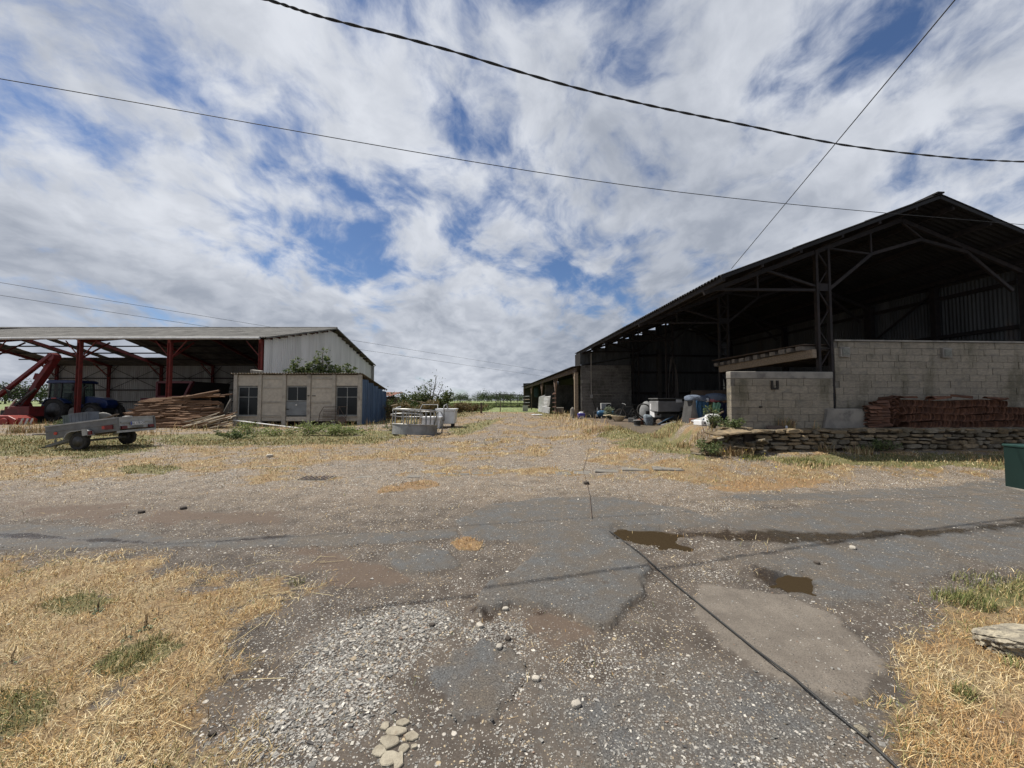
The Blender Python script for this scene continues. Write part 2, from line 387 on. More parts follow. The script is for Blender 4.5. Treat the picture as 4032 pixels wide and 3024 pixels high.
def relief(x, y, m):
    a = m['asph']; damp = ss(60, 20, y)
    h = NH(x, y) * damp * (1 - .65 * np.maximum(a, m['conc']))
    h = h + .018 * ss(.42, .56, a) * ss(9, 5, y) + .026 * m['edge'] + .010 * ss(.3, .7, m['conc']) + .012 * m['gravel'] + .015 * m['dry'] * ss(30, 10, y)
    pot = ss(.3, .75, fbm(x * 2.2 + 9, y * 2.2, 3)); h = h - .02 * pot * ss(.3, .7, m['gravel'])
    pw = np.maximum(ss(-.12, .06, sdpoly(PUD1, x, y) + .34 * (fbm(x * 3.5, y * 3.5, 4) - .5)), ss(-.1, .06, sdpoly(PUD2, x, y) + .28 * (fbm(x * 4.5, y * 4.5 + 3, 4) - .5)))
    return h - pw * .055
def ground_material():
    m = bpy.data.materials.new('yard_ground'); m.use_nodes = True; nt = m.node_tree; nd = nt.nodes; L = nt.links.new
    B = nd['Principled BSDF']; geo = nd.new('ShaderNodeNewGeometry'); P = geo.outputs['Position']
    def attr(n): a = nd.new('ShaderNodeAttribute'); a.attribute_name = n; s = nd.new('ShaderNodeSeparateColor'); L(a.outputs['Color'], s.inputs[0]); return s.outputs[0], s.outputs[1], s.outputs[2], a.outputs['Alpha']
    def noise(s, d=5, r=.6, o=(0, 0, 0), sc=None):
        v = P
        if sc:
            mp = nd.new('ShaderNodeMapping'); L(P, mp.inputs[0]); mp.inputs['Scale'].default_value = sc; v = mp.outputs[0]
        n = nd.new('ShaderNodeTexNoise'); L(v, n.inputs['Vector']); n.inputs['Scale'].default_value = s; n.inputs['Detail'].default_value = d; n.inputs['Roughness'].default_value = r; return n.outputs['Fac']
    def mt(op, a, b=0., c=0., clamp=False):
        n = nd.new('ShaderNodeMath'); n.operation = op; n.use_clamp = clamp
        for i, q in enumerate((a, b, c)):
            if isinstance(q, (int, float)): n.inputs[i].default_value = q
            else: L(q, n.inputs[i])
        return n.outputs[0]
    def rng(x, a, b, c=0., d=1.):
        n = nd.new('ShaderNodeMapRange'); n.interpolation_type = 'SMOOTHSTEP'; L(x, n.inputs[0])
        for i, q in ((1, a), (2, b), (3, c), (4, d)): n.inputs[i].default_value = q
        return n.outputs[0]
    def mix(f, a, b, bt='MIX'):
        n = nd.new('ShaderNodeMix'); n.data_type = 'RGBA'; n.blend_type = bt
        if isinstance(f, (int, float)): n.inputs[0].default_value = f
        else: L(f, n.inputs[0])
        for i, q in ((6, a), (7, b)):
            if isinstance(q, tuple): n.inputs[i].default_value = (*q, 1)
            else: L(q, n.inputs[i])
        return n.outputs[2]
    sy = nd.new('ShaderNodeSeparateXYZ'); L(P, sy.inputs[0]); yy = sy.outputs[1]
    asph, dry, green, grav = attr('ga'); wet, red, conc, field = attr('gb'); orange, dirtin, _x, _y = attr('gc')
    nA = noise(3.1, 8, .65); nB = noise(23, 6, .65); nC = noise(110, 4, .6); nL = noise(.55, 6, .6)
    brk = lambda q, k=.5, lo=.38, hi=.62: rng(mt('ADD', q, mt('MULTIPLY', mt('SUBTRACT', mt('ADD', mt('MULTIPLY', nA, .45), mt('MULTIPLY', nB, .55)), .5), k)), lo, hi)
    # dirt with embedded small stones
    dirt = mix(rng(nA, .3, .7), (.052, .043, .035), (.104, .088, .072))
    dirt = mix(rng(nL, .35, .65), dirt, mix(1., dirt, (1.15, 1.10, 1.05), 'MULTIPLY'))
    dirt = mix(mt('MULTIPLY', rng(nC, .42, .62), .5), dirt, mix(1., dirt, (.55, .52, .5), 'MULTIPLY'))
    def pebbles(scale, col, dens_lo, dens_hi, dens, c1, c2, r=.42):
        vo = nd.new('ShaderNodeTexVoronoi'); L(P, vo.inputs['Vector']); vo.inputs['Scale'].default_value = scale; vo.inputs['Randomness'].default_value = 1
        sp = nd.new('ShaderNodeSeparateColor'); L(vo.outputs['Color'], sp.inputs[0])
        thr = mt('MULTIPLY_ADD', dens, -(dens_hi - dens_lo), 1 - dens_lo)
        pres = mt('MULTIPLY', mt('GREATER_THAN', sp.outputs[0], thr), rng(vo.outputs['Distance'], r, r * .72))
        pc = mix(sp.outputs[1], c1, c2); pc = mix(mt('GREATER_THAN', sp.outputs[2], .8), pc, (.36, .29, .19))
        return mix(pres, col, pc), pres
    midy = rng(yy, 4.5, 8.5); den = mt('ADD', mt('MULTIPLY', grav, .6), mt('MULTIPLY', rng(nL, .4, .62), .4), clamp=True); den = mt('ADD', den, mt('MULTIPLY', midy, .75))
    dirt = mix(mt('MULTIPLY', midy, .75), dirt, mix(1., dirt, (2.0, 1.85, 1.6), 'MULTIPLY'))
    dirt, p1 = pebbles(95, dirt, .16, .45, den, (.12, .115, .105), (.40, .375, .33), .46)
    dirt, p2 = pebbles(44, dirt, .07, .30, den, (.19, .18, .165), (.58, .54, .47), .42)
    dirt, p3 = pebbles(21, dirt, .03, .14, mt('MULTIPLY', den, rng(yy, 3.5, 6.)), (.28, .26, .23), (.60, .55, .47), .36)
    col = mix(mt('MULTIPLY', brk(red, 1.4, .3, .8), .8), dirt, mix(nB, (.072, .050, .036), (.115, .083, .060)))
    ac = mix(rng(nC, .35, .65), (.048, .048, .047), (.122, .124, .122)); ac = mix(rng(nA, .35, .65), ac, mix(1., ac, (1.0, .85, .70), 'MULTIPLY')); ac = mix(rng(noise(9, 6, .7), .5, .72), ac, dirt); ac, p4 = pebbles(60, ac, .05, .05, den, (.2, .2, .19), (.34, .33, .31), .42)
    aM = mt('MULTIPLY', brk(asph, 1.5, .33, .72), rng(nL, .80, .42, .5, .95)); col = mix(aM, col, ac)
    cc = mix(rng(nA, .3, .7), (.115, .098, .080), (.18, .156, .128)); cc = mix(mt('MULTIPLY', rng(nC, .47, .62), .65), cc, (.08, .068, .056)); cM = mt('MULTIPLY', brk(conc, 1.6, .32, .85), .9); col = mix(cM, col, cc)
    fib = noise(60, 6, .7, sc=(1, 2.2, 1))
    dc = mix(rng(fib, .35, .68), (.13, .09, .05), (.37, .285, .16)); dc = mix(rng(nA, .35, .7), dc, mix(1., dc, (.72, .60, .50), 'MULTIPLY'))
    dM = brk(dry, 2.0, .38, .72); col = mix(dM, col, dc)
    oM = brk(orange, 1.8, .4, .8); col = mix(oM, col, mix(rng(fib, .35, .65), (.13, .082, .045), (.27, .178, .09)))
    gc = mix(rng(fib, .35, .68), (.065, .065, .028), (.24, .21, .09)); gM = brk(green, 1.9, .36, .72); col = mix(gM, col, gc)
    fc = mix(rng(noise(1.2, 6, .7, sc=(1, .25, 1)), .3, .7), (.09, .12, .045), (.19, .22, .085)); fc = mix(rng(noise(.03, 4), .4, .65), fc, (.16, .19, .075)); col = mix(rng(field, .4, .6), col, fc)
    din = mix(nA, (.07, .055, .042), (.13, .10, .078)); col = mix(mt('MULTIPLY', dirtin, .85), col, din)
    wM = brk(wet, 1.3, .35, 1.0); col = mix(wM, col, mix(1., col, (.42, .37, .32), 'MULTIPLY'))
    L(col, B.inputs['Base Color'])
    L(rng(wM, 0, 1, .92, .16), B.inputs['Roughness']); B.inputs['Specular IOR Level'].default_value = .3
    hgt = mt('ADD', mt('MULTIPLY', nB, .6), mt('MULTIPLY', nC, .35)); hgt = mt('ADD', hgt, mt('MULTIPLY', mt('ADD', p2, p3), .5)); hgt = mt('ADD', hgt, mt('MULTIPLY', fib, mt('MULTIPLY', mt('ADD', dM, gM), .9)))
    b = nd.new('ShaderNodeBump'); b.inputs['Distance'].default_value = .012; b.inputs['Strength'].default_value = .9; L(hgt, b.inputs['Height']); L(b.outputs[0], B.inputs['Normal'])
    return m
def build_ground():
    ys = [-6.0]; step = .35
    while ys[-1] < 4000:
        y = ys[-1]
        st = .35 if y < .4 else max(.016, .0085 * y ** 1.25) if y < 30 else .016 * y ** 1.18
        ys.append(y + st)
    ys = np.array(ys)
    t = np.concatenate([-np.geomspace(5, 1.56, 24), np.linspace(-1.52, 1.52, 620), np.geomspace(1.56, 5, 24)])
    Y, T = np.meshgrid(ys, t, indexing='ij'); X = T * np.sqrt(Y * Y * 1.0 + 3.2)
    x, y = X.ravel(), Y.ravel(); m = masks(x, y)
    nearm = y < 70; z = gz(x, y)
    r = np.zeros_like(z); r[nearm] = relief(x[nearm], y[nearm], {k: v[nearm] for k, v in m.items()}); z = z + r
    V = np.stack([x, y, z], 1); nr, nc = X.shape
    i = np.arange((nr - 1) * nc).reshape(nr - 1, nc)[:, :-1].ravel()
    Fc = np.stack([i, i + 1, i + nc + 1, i + nc], 1)
    st = lambda *k: np.stack([m[q] if isinstance(q, str) else np.full_like(x, q) for q in k], 1)
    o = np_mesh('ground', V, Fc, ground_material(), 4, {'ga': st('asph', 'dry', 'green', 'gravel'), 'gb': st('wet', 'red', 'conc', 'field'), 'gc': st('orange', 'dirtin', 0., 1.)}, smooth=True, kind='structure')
    return o
build_ground()
def ground_z(x, y):
    x = np.atleast_1d(np.asarray(x, float)); y = np.atleast_1d(np.asarray(y, float)); m = masks(x, y); return gz(x, y) + relief(x, y, m)
# puddles
WATER = bpy.data.materials.new('muddy_water'); WATER.use_nodes = True
_b = WATER.node_tree.nodes['Principled BSDF']; _b.inputs['Base Color'].default_value = (.042, .030, .017, 1); _b.inputs['Roughness'].default_value = .04; _b.inputs['IOR'].default_value = 1.33
for P in (PUD1, PUD2):
    c = P.mean(0); Q = c + (P - c) * 1.45; zz = float(ground_z(*[np.array([q]) for q in c])[0])
    mb = MB(); mb.add([(q[0], q[1], zz + .019) for q in Q], [tuple(range(len(Q)))[::-1]])
    o = mb.build('puddle', WATER, kind='structure')
# ------------------------------------------------------------------ the open barn on the right
TH = .0628; BO = Vector((5.5, 10.0))
def bp(s, t, z): c, n = math.cos(TH), math.sin(TH); return Vector((BO.x + s * c - t * n, BO.y + s * n + t * c, z))
def bdir(s, t, z=0): return bp(s, t, z) - bp(0, 0, 0)
SL = .376; RS = 6.32; RZ = 4.95 + .376 * 6.32; EZ = 4.95; SR = 10.45; TL = 17.1
def roofz(s): return EZ + SL * s if s <= RS else RZ - SL * (s - RS)
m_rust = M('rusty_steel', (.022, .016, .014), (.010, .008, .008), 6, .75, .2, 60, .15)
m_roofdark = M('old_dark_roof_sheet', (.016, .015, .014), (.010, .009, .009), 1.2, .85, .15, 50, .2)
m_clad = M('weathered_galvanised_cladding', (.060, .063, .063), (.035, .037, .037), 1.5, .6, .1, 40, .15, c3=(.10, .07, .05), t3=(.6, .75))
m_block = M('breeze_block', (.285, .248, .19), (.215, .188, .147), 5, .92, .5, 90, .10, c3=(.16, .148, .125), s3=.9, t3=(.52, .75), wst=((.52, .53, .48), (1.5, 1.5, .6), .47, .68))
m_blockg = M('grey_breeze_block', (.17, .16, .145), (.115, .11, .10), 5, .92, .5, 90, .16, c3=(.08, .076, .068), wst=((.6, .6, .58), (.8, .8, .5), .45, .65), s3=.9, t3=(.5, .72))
m_mortar = M('mortar', (.20, .18, .15), (.14, .128, .11), 9, .95, .3, 120, 0, wst=((.6, .6, .55), (1.5, 1.5, .6), .47, .68))
m_conc = M('old_concrete', (.27, .25, .215), (.19, .175, .155), 3, .93, .4, 60, .08, c3=(.12, .11, .10), s3=1.5)
m_wood = M('weathered_timber', (.30, .235, .165), (.20, .155, .11), 4, .9, .4, 50, .15, stretch=(1, 6, 6))
m_wooddk = M('dark_timber', (.12, .085, .06), (.075, .055, .042), 4, .9, .4, 50, .2)
m_woodrd = M('reddish_timber', (.15, .085, .06), (.09, .055, .042), 5, .85, .3, 50, .15)
barn = thing('open_barn', 'large dark open barn with a steep gable, lattice steel columns and block walls', 'barn', bp(RS, 0, .5), (0, 0, TH), world=True)
def roof_mesh(name, du, dl, mat, amp=.028, waves=6):
    mb = MB(); mb.corr((0, 0, 0), (du, 0, 0), (0, dl, 0), (0, 0, 1), waves, amp, 6, rows=1); return mb.mesh(name, mat, True)
def sheet_at(me, name, parent, o, U, V):
    U, V = Vector(U).normalized(), Vector(V).normalized(); n = U.cross(V); m = Matrix((U, V, n)).transposed()
    return link(name, me, parent, loc=o, rot=m.to_euler())
# roof sheets: three courses each side, laid along the barn
cosr = math.sqrt(1 + SL * SL)
left_len = RS * cosr; right_len = (SR - RS + .25) * cosr
NS = 18; DU = TL / NS
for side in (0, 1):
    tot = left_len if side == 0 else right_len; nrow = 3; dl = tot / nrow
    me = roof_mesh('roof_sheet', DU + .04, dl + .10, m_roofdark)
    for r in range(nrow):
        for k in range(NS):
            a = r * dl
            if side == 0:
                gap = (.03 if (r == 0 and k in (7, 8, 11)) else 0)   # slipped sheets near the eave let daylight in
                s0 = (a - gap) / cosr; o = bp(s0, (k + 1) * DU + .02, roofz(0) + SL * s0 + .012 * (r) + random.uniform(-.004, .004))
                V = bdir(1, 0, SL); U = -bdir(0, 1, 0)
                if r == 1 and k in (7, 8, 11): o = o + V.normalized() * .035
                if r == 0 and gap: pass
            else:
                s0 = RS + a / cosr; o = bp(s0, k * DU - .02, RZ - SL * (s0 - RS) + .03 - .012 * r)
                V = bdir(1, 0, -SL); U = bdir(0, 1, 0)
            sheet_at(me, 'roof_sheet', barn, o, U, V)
mb = MB(); mb.bar(bp(RS, -.04, RZ + .05), bp(RS, TL + .04, RZ + .03), .2, .04, (0, 0, 1)); mb.build('ridge_cap', m_roofdark, barn)
# barge boards
for (s0, s1) in ((0, RS - .01), (RS + .01, SR + .2)):
    mb = MB(); mb.bar(bp(s0, .0, roofz(s0) - .07), bp(s1, .0, roofz(s1) - .07), .03, .08); mb.build('barge_board', m_roofdark, barn)
# purlins
for s in [.12, 1.2, 2.3, 3.5, 4.6, 5.7, 6.8, 7.9, 9.0, 9.95]:
    mb = MB(); mb.bar(bp(s, .06, roofz(s) - .115), bp(s, TL - .05, roofz(s) - .115), .07, .14); mb.build('purlin', m_rust, barn)
# trusses and lattice columns
def lattice(mb, s0, s1, t, z0, z1, ch=.07):
    for s in (s0, s1): mb.bar(bp(s, t, z0), bp(s, t, z1), ch, ch + .05, (0, 1, 0))
    n = int((z1 - z0) / .55); dz = (z1 - z0) / n
    for i in range(n):
        a, b = (s0, s1) if i % 2 == 0 else (s1, s0)
        mb.bar(bp(a, t, z0 + i * dz), bp(b, t, z0 + (i + 1) * dz), .03, .045, (0, 1, 0))
        if i % 3 == 0: mb.bar(bp(s0, t, z0 + i * dz), bp(s1, t, z0 + i * dz), .03, .06, (0, 1, 0))
for k in range(4):
    t = 1.0 + 4.8 * k; zb = 1.40 if k == 0 else .55
    mb = MB(); lattice(mb, 3.54, 3.92, t, zb, roofz(3.7) - .2)
    c = mb.build('column', m_rust, barn)
    q = MB(); q.box(bp(3.73, t - .03, 4.98), (.44, .03, .22), (0, 0, TH)); q.build('gusset_plate', m_rust, c)
    # cantilever to the left
    mb = MB()
    mb.bar(bp(.15, t, 4.86), bp(3.5, t, 4.90), .07, .07); mb.bar(bp(1.72, t, 4.9), bp(1.72, t, roofz(1.72) - .2), .05, .06)
    mb.bar(bp(1.85, t, 5.50), bp(3.5, t, 5.02), .06, .06); mb.bar(bp(.1, t, roofz(.1) - .24), bp(RS, t, RZ - .24), .08, .12)
    mb.build('bracket_truss', m_rust, barn)
    mb = MB(); ch = [(3.95, 4.95), (5.3, 6.02), (6.9, 6.50), (8.4, 6.15), (9.85, 5.0)]
    for a, b in zip(ch, ch[1:]): mb.bar(bp(a[0], t, a[1]), bp(b[0], t, b[1]), .07, .09)
    mb.bar(bp(RS, t, RZ - .25), bp(SR - .1, t, roofz(SR) - .24), .08, .12)
    mb.bar(bp(3.95, t, 6.16), bp(5.3, t, 6.02), .05, .05); mb.bar(bp(5.3, t, 6.02), bp(5.3, t, roofz(5.3) - .2), .05, .05)
    mb.bar(bp(7.0, t, 6.5), bp(RS, t, RZ - .3), .05, .05); mb.bar(bp(8.4, t, 6.15), bp(8.0, t, roofz(8.0) - .2), .05, .05)
    mb.build('roof_truss', m_rust, barn)
    mb = MB(); mb.bar(bp(SR - .15, t, .5), bp(SR - .15, t, roofz(SR) - .1), .2, .2, (0, 1, 0)); mb.build('column', m_rust, barn)
# plinth under the front column
mb = MB(); 
mb.prism([bp(3.22, .55, .86), bp(4.78, .52, .86), bp(4.34, .52, 1.42), bp(3.34, .52, 1.42)], bdir(0, .66)); mb.build('column_plinth', m_conc, barn, bevel=.015)
# right-hand side wall of sheets with girts
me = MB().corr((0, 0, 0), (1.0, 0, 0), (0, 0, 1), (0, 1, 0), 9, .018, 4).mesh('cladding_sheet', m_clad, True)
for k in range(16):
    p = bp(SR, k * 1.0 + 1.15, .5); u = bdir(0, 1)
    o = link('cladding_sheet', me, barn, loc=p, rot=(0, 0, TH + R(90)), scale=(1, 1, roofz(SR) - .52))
for z in (2.4, 3.95, 5.35):
    MB().bar(bp(SR - .1, 1.2, z), bp(SR - .1, 17, z), .08, .12).build('girt', m_rust, barn)
for t0 in (3.4, 5.9): MB().bar(bp(SR - .16, t0, .6), bp(SR - .16, t0, 5.8), .18, .18, (0, 1, 0)).build('column', m_rust, barn)
MB().bar(bp(SR - .2, 5.9, 4.0), bp(SR - .2, 3.4, 5.6), .05, .06).build('brace', m_rust, barn)
# back wall sheets
for k in range(7):
    s = 3.45 + k * .94; hh = min(roofz(s), roofz(s + .96)) - .12 - .5
    link('cladding_sheet', me, barn, loc=bp(s, 15.9, .5), rot=(0, 0, TH), scale=(.99, 1, hh))
for z in (2.15, 3.55, 4.7):
    MB().bar(bp(3.4, 15.75, z), bp(SR, 15.75, z), .08, .13).build('girt', m_rust, barn)
for k in range(4):
    s = .02 + k * .85; z0 = 4.02; hh = roofz(s) - .1 - z0
    link('cladding_sheet', me, barn, loc=bp(s, 15.62, z0), rot=(0, 0, TH), scale=(.86, 1, hh))
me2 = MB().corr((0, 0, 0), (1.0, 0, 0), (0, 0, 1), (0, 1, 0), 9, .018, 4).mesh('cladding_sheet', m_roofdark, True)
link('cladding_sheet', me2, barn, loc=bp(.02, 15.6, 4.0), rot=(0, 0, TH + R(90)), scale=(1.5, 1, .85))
# ---- block walls
random.seed(5)
blk = MB().box((0, 0, 0), (1, 1, 1)).mesh('block', m_block); blkg = MB().box((0, 0, 0), (1, 1, 1)).mesh('block', m_blockg)
def block_wall(name, label, s0, s1, t, z0, z1, me, mort, thick=.2, L=.5, H=.2, cap=False):
    w = thing(name, label, 'wall', bp((s0 + s1) / 2, t + thick / 2, z0), (0, 0, TH), world=True)
    MB().box(bp((s0 + s1) / 2, t + thick / 2 + .004, (z0 + z1) / 2), (s1 - s0 - .012, thick - .022, z1 - z0 - .006), (0, 0, TH)).build('mortar', mort, w)
    n = int(round((z1 - z0) / H)); h = (z1 - z0) / n
    for r in range(n):
        s = s0 - (L / 2 if r % 2 else 0) + (.12 if r % 3 == 0 else 0)
        while s < s1 - .01:
            a, b = max(s, s0), min(s + L, s1); s += L
            if b - a < .06: continue
            if cap and r == n - 1: continue
            link('block', me, w, loc=bp((a + b) / 2, t + thick / 2 + random.uniform(-.006, .005), z0 + (r + .5) * h), rot=(0, random.uniform(-.008, .008), TH), scale=(b - a - random.uniform(.008, .016), thick, h - random.uniform(.008, .016)))
    if cap: MB().box(bp((s0 + s1) / 2, t + thick / 2, z1 - h / 2), (s1 - s0 + .012, thick + .012, h), (0, 0, TH)).build('render_cap', m_conc, w, bevel=.02)
    return w
lw = block_wall('low_block_wall', 'low pale breeze block wall with sooty stains beside the steel column', .60, 3.60, .62, .86, 2.46, blk, m_mortar, cap=True)
mb = MB()
for ds in (0, .16): mb.box(bp(1.78 + ds, .61, 2.1), (.055, .06, .21), (0, 0, TH))
mb.box(bp(1.86, .61, 1.98), (.2, .05, .05), (0, 0, TH)); mb.build('iron_bracket', M('sooty_iron', (.03, .026, .022), None, 8, .9), lw)
MB().box(bp(1.44, .61, 1.47), (.07, .05, .045), (0, 0, TH)).build('hole_plug', M('sooty_iron', (.03, .026, .022)), lw)
rw = block_wall('tall_block_wall', 'tall breeze block wall under the barn gable behind the clay tiles', 3.98, SR + .02, .95, .86, 3.38, blk, m_mortar)
MB().box(bp(7.22, 1.05, 3.405), (6.5, .3, .04), (0, 0, TH)).build('wall_coping', m_conc, rw)
for s, col in ((4.15, m_conc), (7.35, m_conc)):
    mb = MB(); mb.box(bp(s + .12, .93, 3.06), (.30, .10, .30), (0, 0, TH)); vb = mb.build('vent_box', col, rw, bevel=.02)
    MB().box(bp(s + .12, .876, 3.06), (.2, .02, .2), (0, 0, TH)).build('vent_cover', M('mossy_slate', (.12, .12, .10), (.20, .20, .17), 12), vb)
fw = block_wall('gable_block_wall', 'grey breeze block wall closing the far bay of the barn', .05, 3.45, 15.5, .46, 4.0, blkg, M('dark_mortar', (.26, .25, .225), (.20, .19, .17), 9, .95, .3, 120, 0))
MB().bar(bp(.72, 15.46, 4.8), bp(.72, 15.46, 2.0), .06, .05, (0, 1, 0)).build('conduit', m_conc, fw)
MB().box(bp(.72, 15.44, 1.92), (.16, .1, .24), (0, 0, TH)).build('junction_box', M('grey_plastic', (.3, .3, .29), None, 5, .5), fw)
MB().bar(bp(.8, 15.47, 2.06), bp(2.6, 15.47, 2.03), .03, .04).build('conduit', m_conc, fw)
MB().tube([bp(.75, 15.44, 1.85), bp(.95, 15.4, 1.2), bp(1.15, 15.3, .55)], .015, 5).build('cable', m_rust, fw)
# ---- mezzanine between the columns
mz = thing('hay_loft_floor', 'timber loft floor on a pale beam between the barn columns', 'loft', bp(3.4, 3.2, 3.0), (0, 0, TH), world=True)
MB().bar(bp(3.40, .98, 3.02), bp(3.34, 5.45, 2.92), .14, .25).build('beam', m_wood, mz, bevel=.01)
t = 1.3; i = 0
while t < 5.6:
    wd = random.uniform(.16, .30); zt = 3.21 - .025 * (t - 1.15)
    MB().box(bp(3.20 + 2.2 + random.uniform(-.06, .06), t, zt), (4.5, wd, random.uniform(.11, .15)), (0, 0, TH)).build('plank', M('grey_plank', (.20, .175, .145), (.13, .115, .10), 5, .9, .4, 50, .2), mz)
    t += wd + random.uniform(.08, .22); i += 1
MB().box(bp(5.45, 3.4, 3.30), (4.6, 4.6, .03), (0, 0, TH)).build('deck', m_wooddk, mz)
# ---- dry stone retaining wall
random.seed(21)
def stone_mesh(seed, mat):
    rg = random.Random(seed); mb = MB()
    n = 9; prof = []
    for i in range(n):
        a = 2 * math.pi * i / n; rr = rg.uniform(.86, 1.0); ex = .55
        cx = math.copysign(abs(math.cos(a)) ** ex, math.cos(a)); cz = math.copysign(abs(math.sin(a)) ** ex, math.sin(a))
        prof.append((cx * .5 * rr, cz * .5 * rr))
    vs = []
    for y, k in ((-.5, .80), (-.42, .95), (.5, 1.0)):
        for (a, b) in prof: vs.append((a * k + rg.uniform(-.02, .02), y + rg.uniform(-.05, .03), b * k + rg.uniform(-.02, .02)))
    fs = [tuple(range(n))] + [(r * n + i, (r + 1) * n + i, (r + 1) * n + (i + 1) % n, r * n + (i + 1) % n) for r in range(2) for i in range(n)] + [tuple(range(2 * n, 3 * n))[::-1]]
    return mb.add(vs, fs).mesh('stone', mat)
m_stone = M('limestone', (.26, .195, .115), (.165, .128, .082), 6, .93, .6, 45, .28, c3=(.10, .085, .06), s3=3, t3=(.46, .7), wst=((.55, .52, .45), (2, 2, 2), .45, .65))
m_stone2 = M('grey_limestone', (.215, .185, .135), (.135, .118, .09), 6, .93, .6, 45, .28, c3=(.26, .21, .13), s3=3, t3=(.55, .8), wst=((.55, .52, .45), (2, 2, 2), .45, .65))
SM = [stone_mesh(i, m_stone if i % 2 else m_stone2) for i in range(12)]
sw = thing('dry_stone_wall', 'low dry stone retaining wall of flat ochre slabs below the block walls', 'wall', bp(7, .25, .25), (0, 0, TH), world=True)
MB().box(bp(6.6, .36, .50), (11.8, .25, .62), (0, 0, TH)).build('earth_core', M('dark_earth', (.05, .04, .03), (.08, .06, .045), 8, .95, .4), sw)
r = 0; z = .16
while z < .80:
    h = random.uniform(.065, .15); s = .75 + random.uniform(-.1, .2)
    while s < 12.3:
        big = random.random() < .12
        l = random.uniform(.12, .5) * (1.2 if big else 1); hh = h * (random.uniform(.6, 1.22))
        zz = z + h / 2 + random.uniform(-.022, .022)
        link('stone', random.choice(SM), sw, loc=bp(s + l / 2, .17 + random.uniform(-.035, .045) + .06 * (z - .2), zz), rot=(random.uniform(-.06, .06), random.uniform(-.09, .09), TH + random.uniform(-.08, .08)), scale=(l * 1.02, .26, hh * 1.04))
        s += l * (1.0 if s < 9 else 1.0)
    z += h * .97; r += 1
s = .9
while s < 12.2:
    l = random.uniform(.25, .6)
    link('stone', random.choice(SM), sw, loc=bp(s + l / 2, .30 + random.uniform(-.05, .08), .845 + random.uniform(-.01, .02)), rot=(random.uniform(-.06, .06), random.uniform(-.05, .05), TH + random.uniform(-.2, .2)), scale=(l, .42, .07)); s += l * .95
# tumbled end of the wall: loose slabs
for i in range(58):
    k = random.random(); s = random.uniform(-.75, .95); tt = random.uniform(-.28, .42); top = .30 + .58 * max(0, min(1, (s + .75) / 1.3)) * (.35 + .65 * max(0, min(1, (tt + .35) / .55)))
    p = bp(s, tt, 0); g = gzf(p.x, p.y); zz = max(g + .03, random.uniform(.3, 1) ** .6 * top)
    l = random.uniform(.14, .42)
    link('loose_stone', random.choice(SM), None, loc=(p.x, p.y, zz), rot=(random.uniform(-.35, .35), random.uniform(-.35, .35), random.uniform(0, 6.3)), scale=(l, l * random.uniform(.5, .8), random.uniform(.05, .10)), label='loose flat stone in the tumbled heap at the end of the dry stone wall', cat='stone', group='stones of the tumbled wall end')
for (s, t, l) in ((.25, -.02, .85), (.75, .15, .62), (-.15, .02, .55)):
    p = bp(s, t, 0); link('loose_stone', SM[3], None, loc=(p.x, p.y, .86 - .10 * abs(s - .5)), rot=(.05, -.06, .2 * s), scale=(l, .5, .07), label='loose flat stone in the tumbled heap at the end of the dry stone wall', cat='stone', group='stones of the tumbled wall end')
# ---- clay roof tiles stacked on the ledge
m_tile = M('clay_roof_tile', (.165, .075, .042), (.10, .05, .034), 9, .9, .3, 80, .35, c3=(.20, .135, .09), s3=4, t3=(.58, .75))
def tile(L=.42, r0=.105, r1=.085, th=.014, n=5):
    mb = MB(); vs = []
    for (y, r) in ((0, r0), (L, r1)):
        for rr in (r, r - th):
            for i in range(n + 1):
                a = math.pi * (.06 + .88 * i / n); vs.append((math.cos(a) * rr, y, math.sin(a) * rr * .75))
    q = n + 1; fs = []
    for i in range(n):
        fs += [(i, i + 1, 2 * q + i + 1, 2 * q + i), (q + i + 1, q + i, 3 * q + i, 3 * q + i + 1), (i + 1, i, q + i, q + i + 1), (2 * q + i, 2 * q + i + 1, 3 * q + i + 1, 3 * q + i)]
    fs += [(0, 2 * q, 3 * q, q), (n, q + n, 3 * q + n, 2 * q + n)]
    return mb.add(vs, fs)
TB = tile(); tmesh = TB.mesh('clay_tile', m_tile)
tiles = []
def tile_T(s, t, z, rx, ry, rz): return Matrix.Translation(bp(s, t, z)) @ Euler((rx, ry, rz + TH)).to_matrix().to_4x4()
for layer in range(4):
    s = 5.55 - .06 * layer + random.uniform(0, .1); lean = random.uniform(.15, .4)
    end = 11.6
    top_here = lambda s: 4 if s < 7.9 else 3.55 if s < 8.7 else 3
    while s < end:
        if layer < top_here(s):
            # on edge, long side into the ledge, the row leaning one way
            ly = lean + .28 * math.sin(s * 2.3 + layer * 2) + random.uniform(-.06, .06)
            tiles.append((s, tile_T(s, .50 + random.uniform(-.03, .03), .975 + layer * .195 + .02 * math.sin(s * 3 + layer), 0, R(90) + ly, 0)))
        s += .034 + random.uniform(0, .006)
for col in range(3):                               # flat stacks at the near end
    for k in range(15 + 3 * col):
        tiles.append((4.75 + col * .24, tile_T(4.80 + col * .26 + random.uniform(-.03, .03), .5 + random.uniform(-.04, .04), .90 + k * .04, random.uniform(-.05, .05), random.uniform(-.10, .10) - .06 * k * .2 * (col == 0), R(90) + random.uniform(-.2, .2) if col < 2 else random.uniform(-.1, .1))))
for s in (5.4, 5.9, 6.3, 6.75, 6.95, 7.6, 8.5, 8.7):    # odd ones lying on top
    tiles.append((s, tile_T(s, .45, 1.70 if s < 8 else 1.66, random.uniform(-.2, .2), random.uniform(-.2, .2), random.uniform(-1.5, 1.5))))
tiles.sort(key=lambda q: (q[0] > 9.6, random.random()))
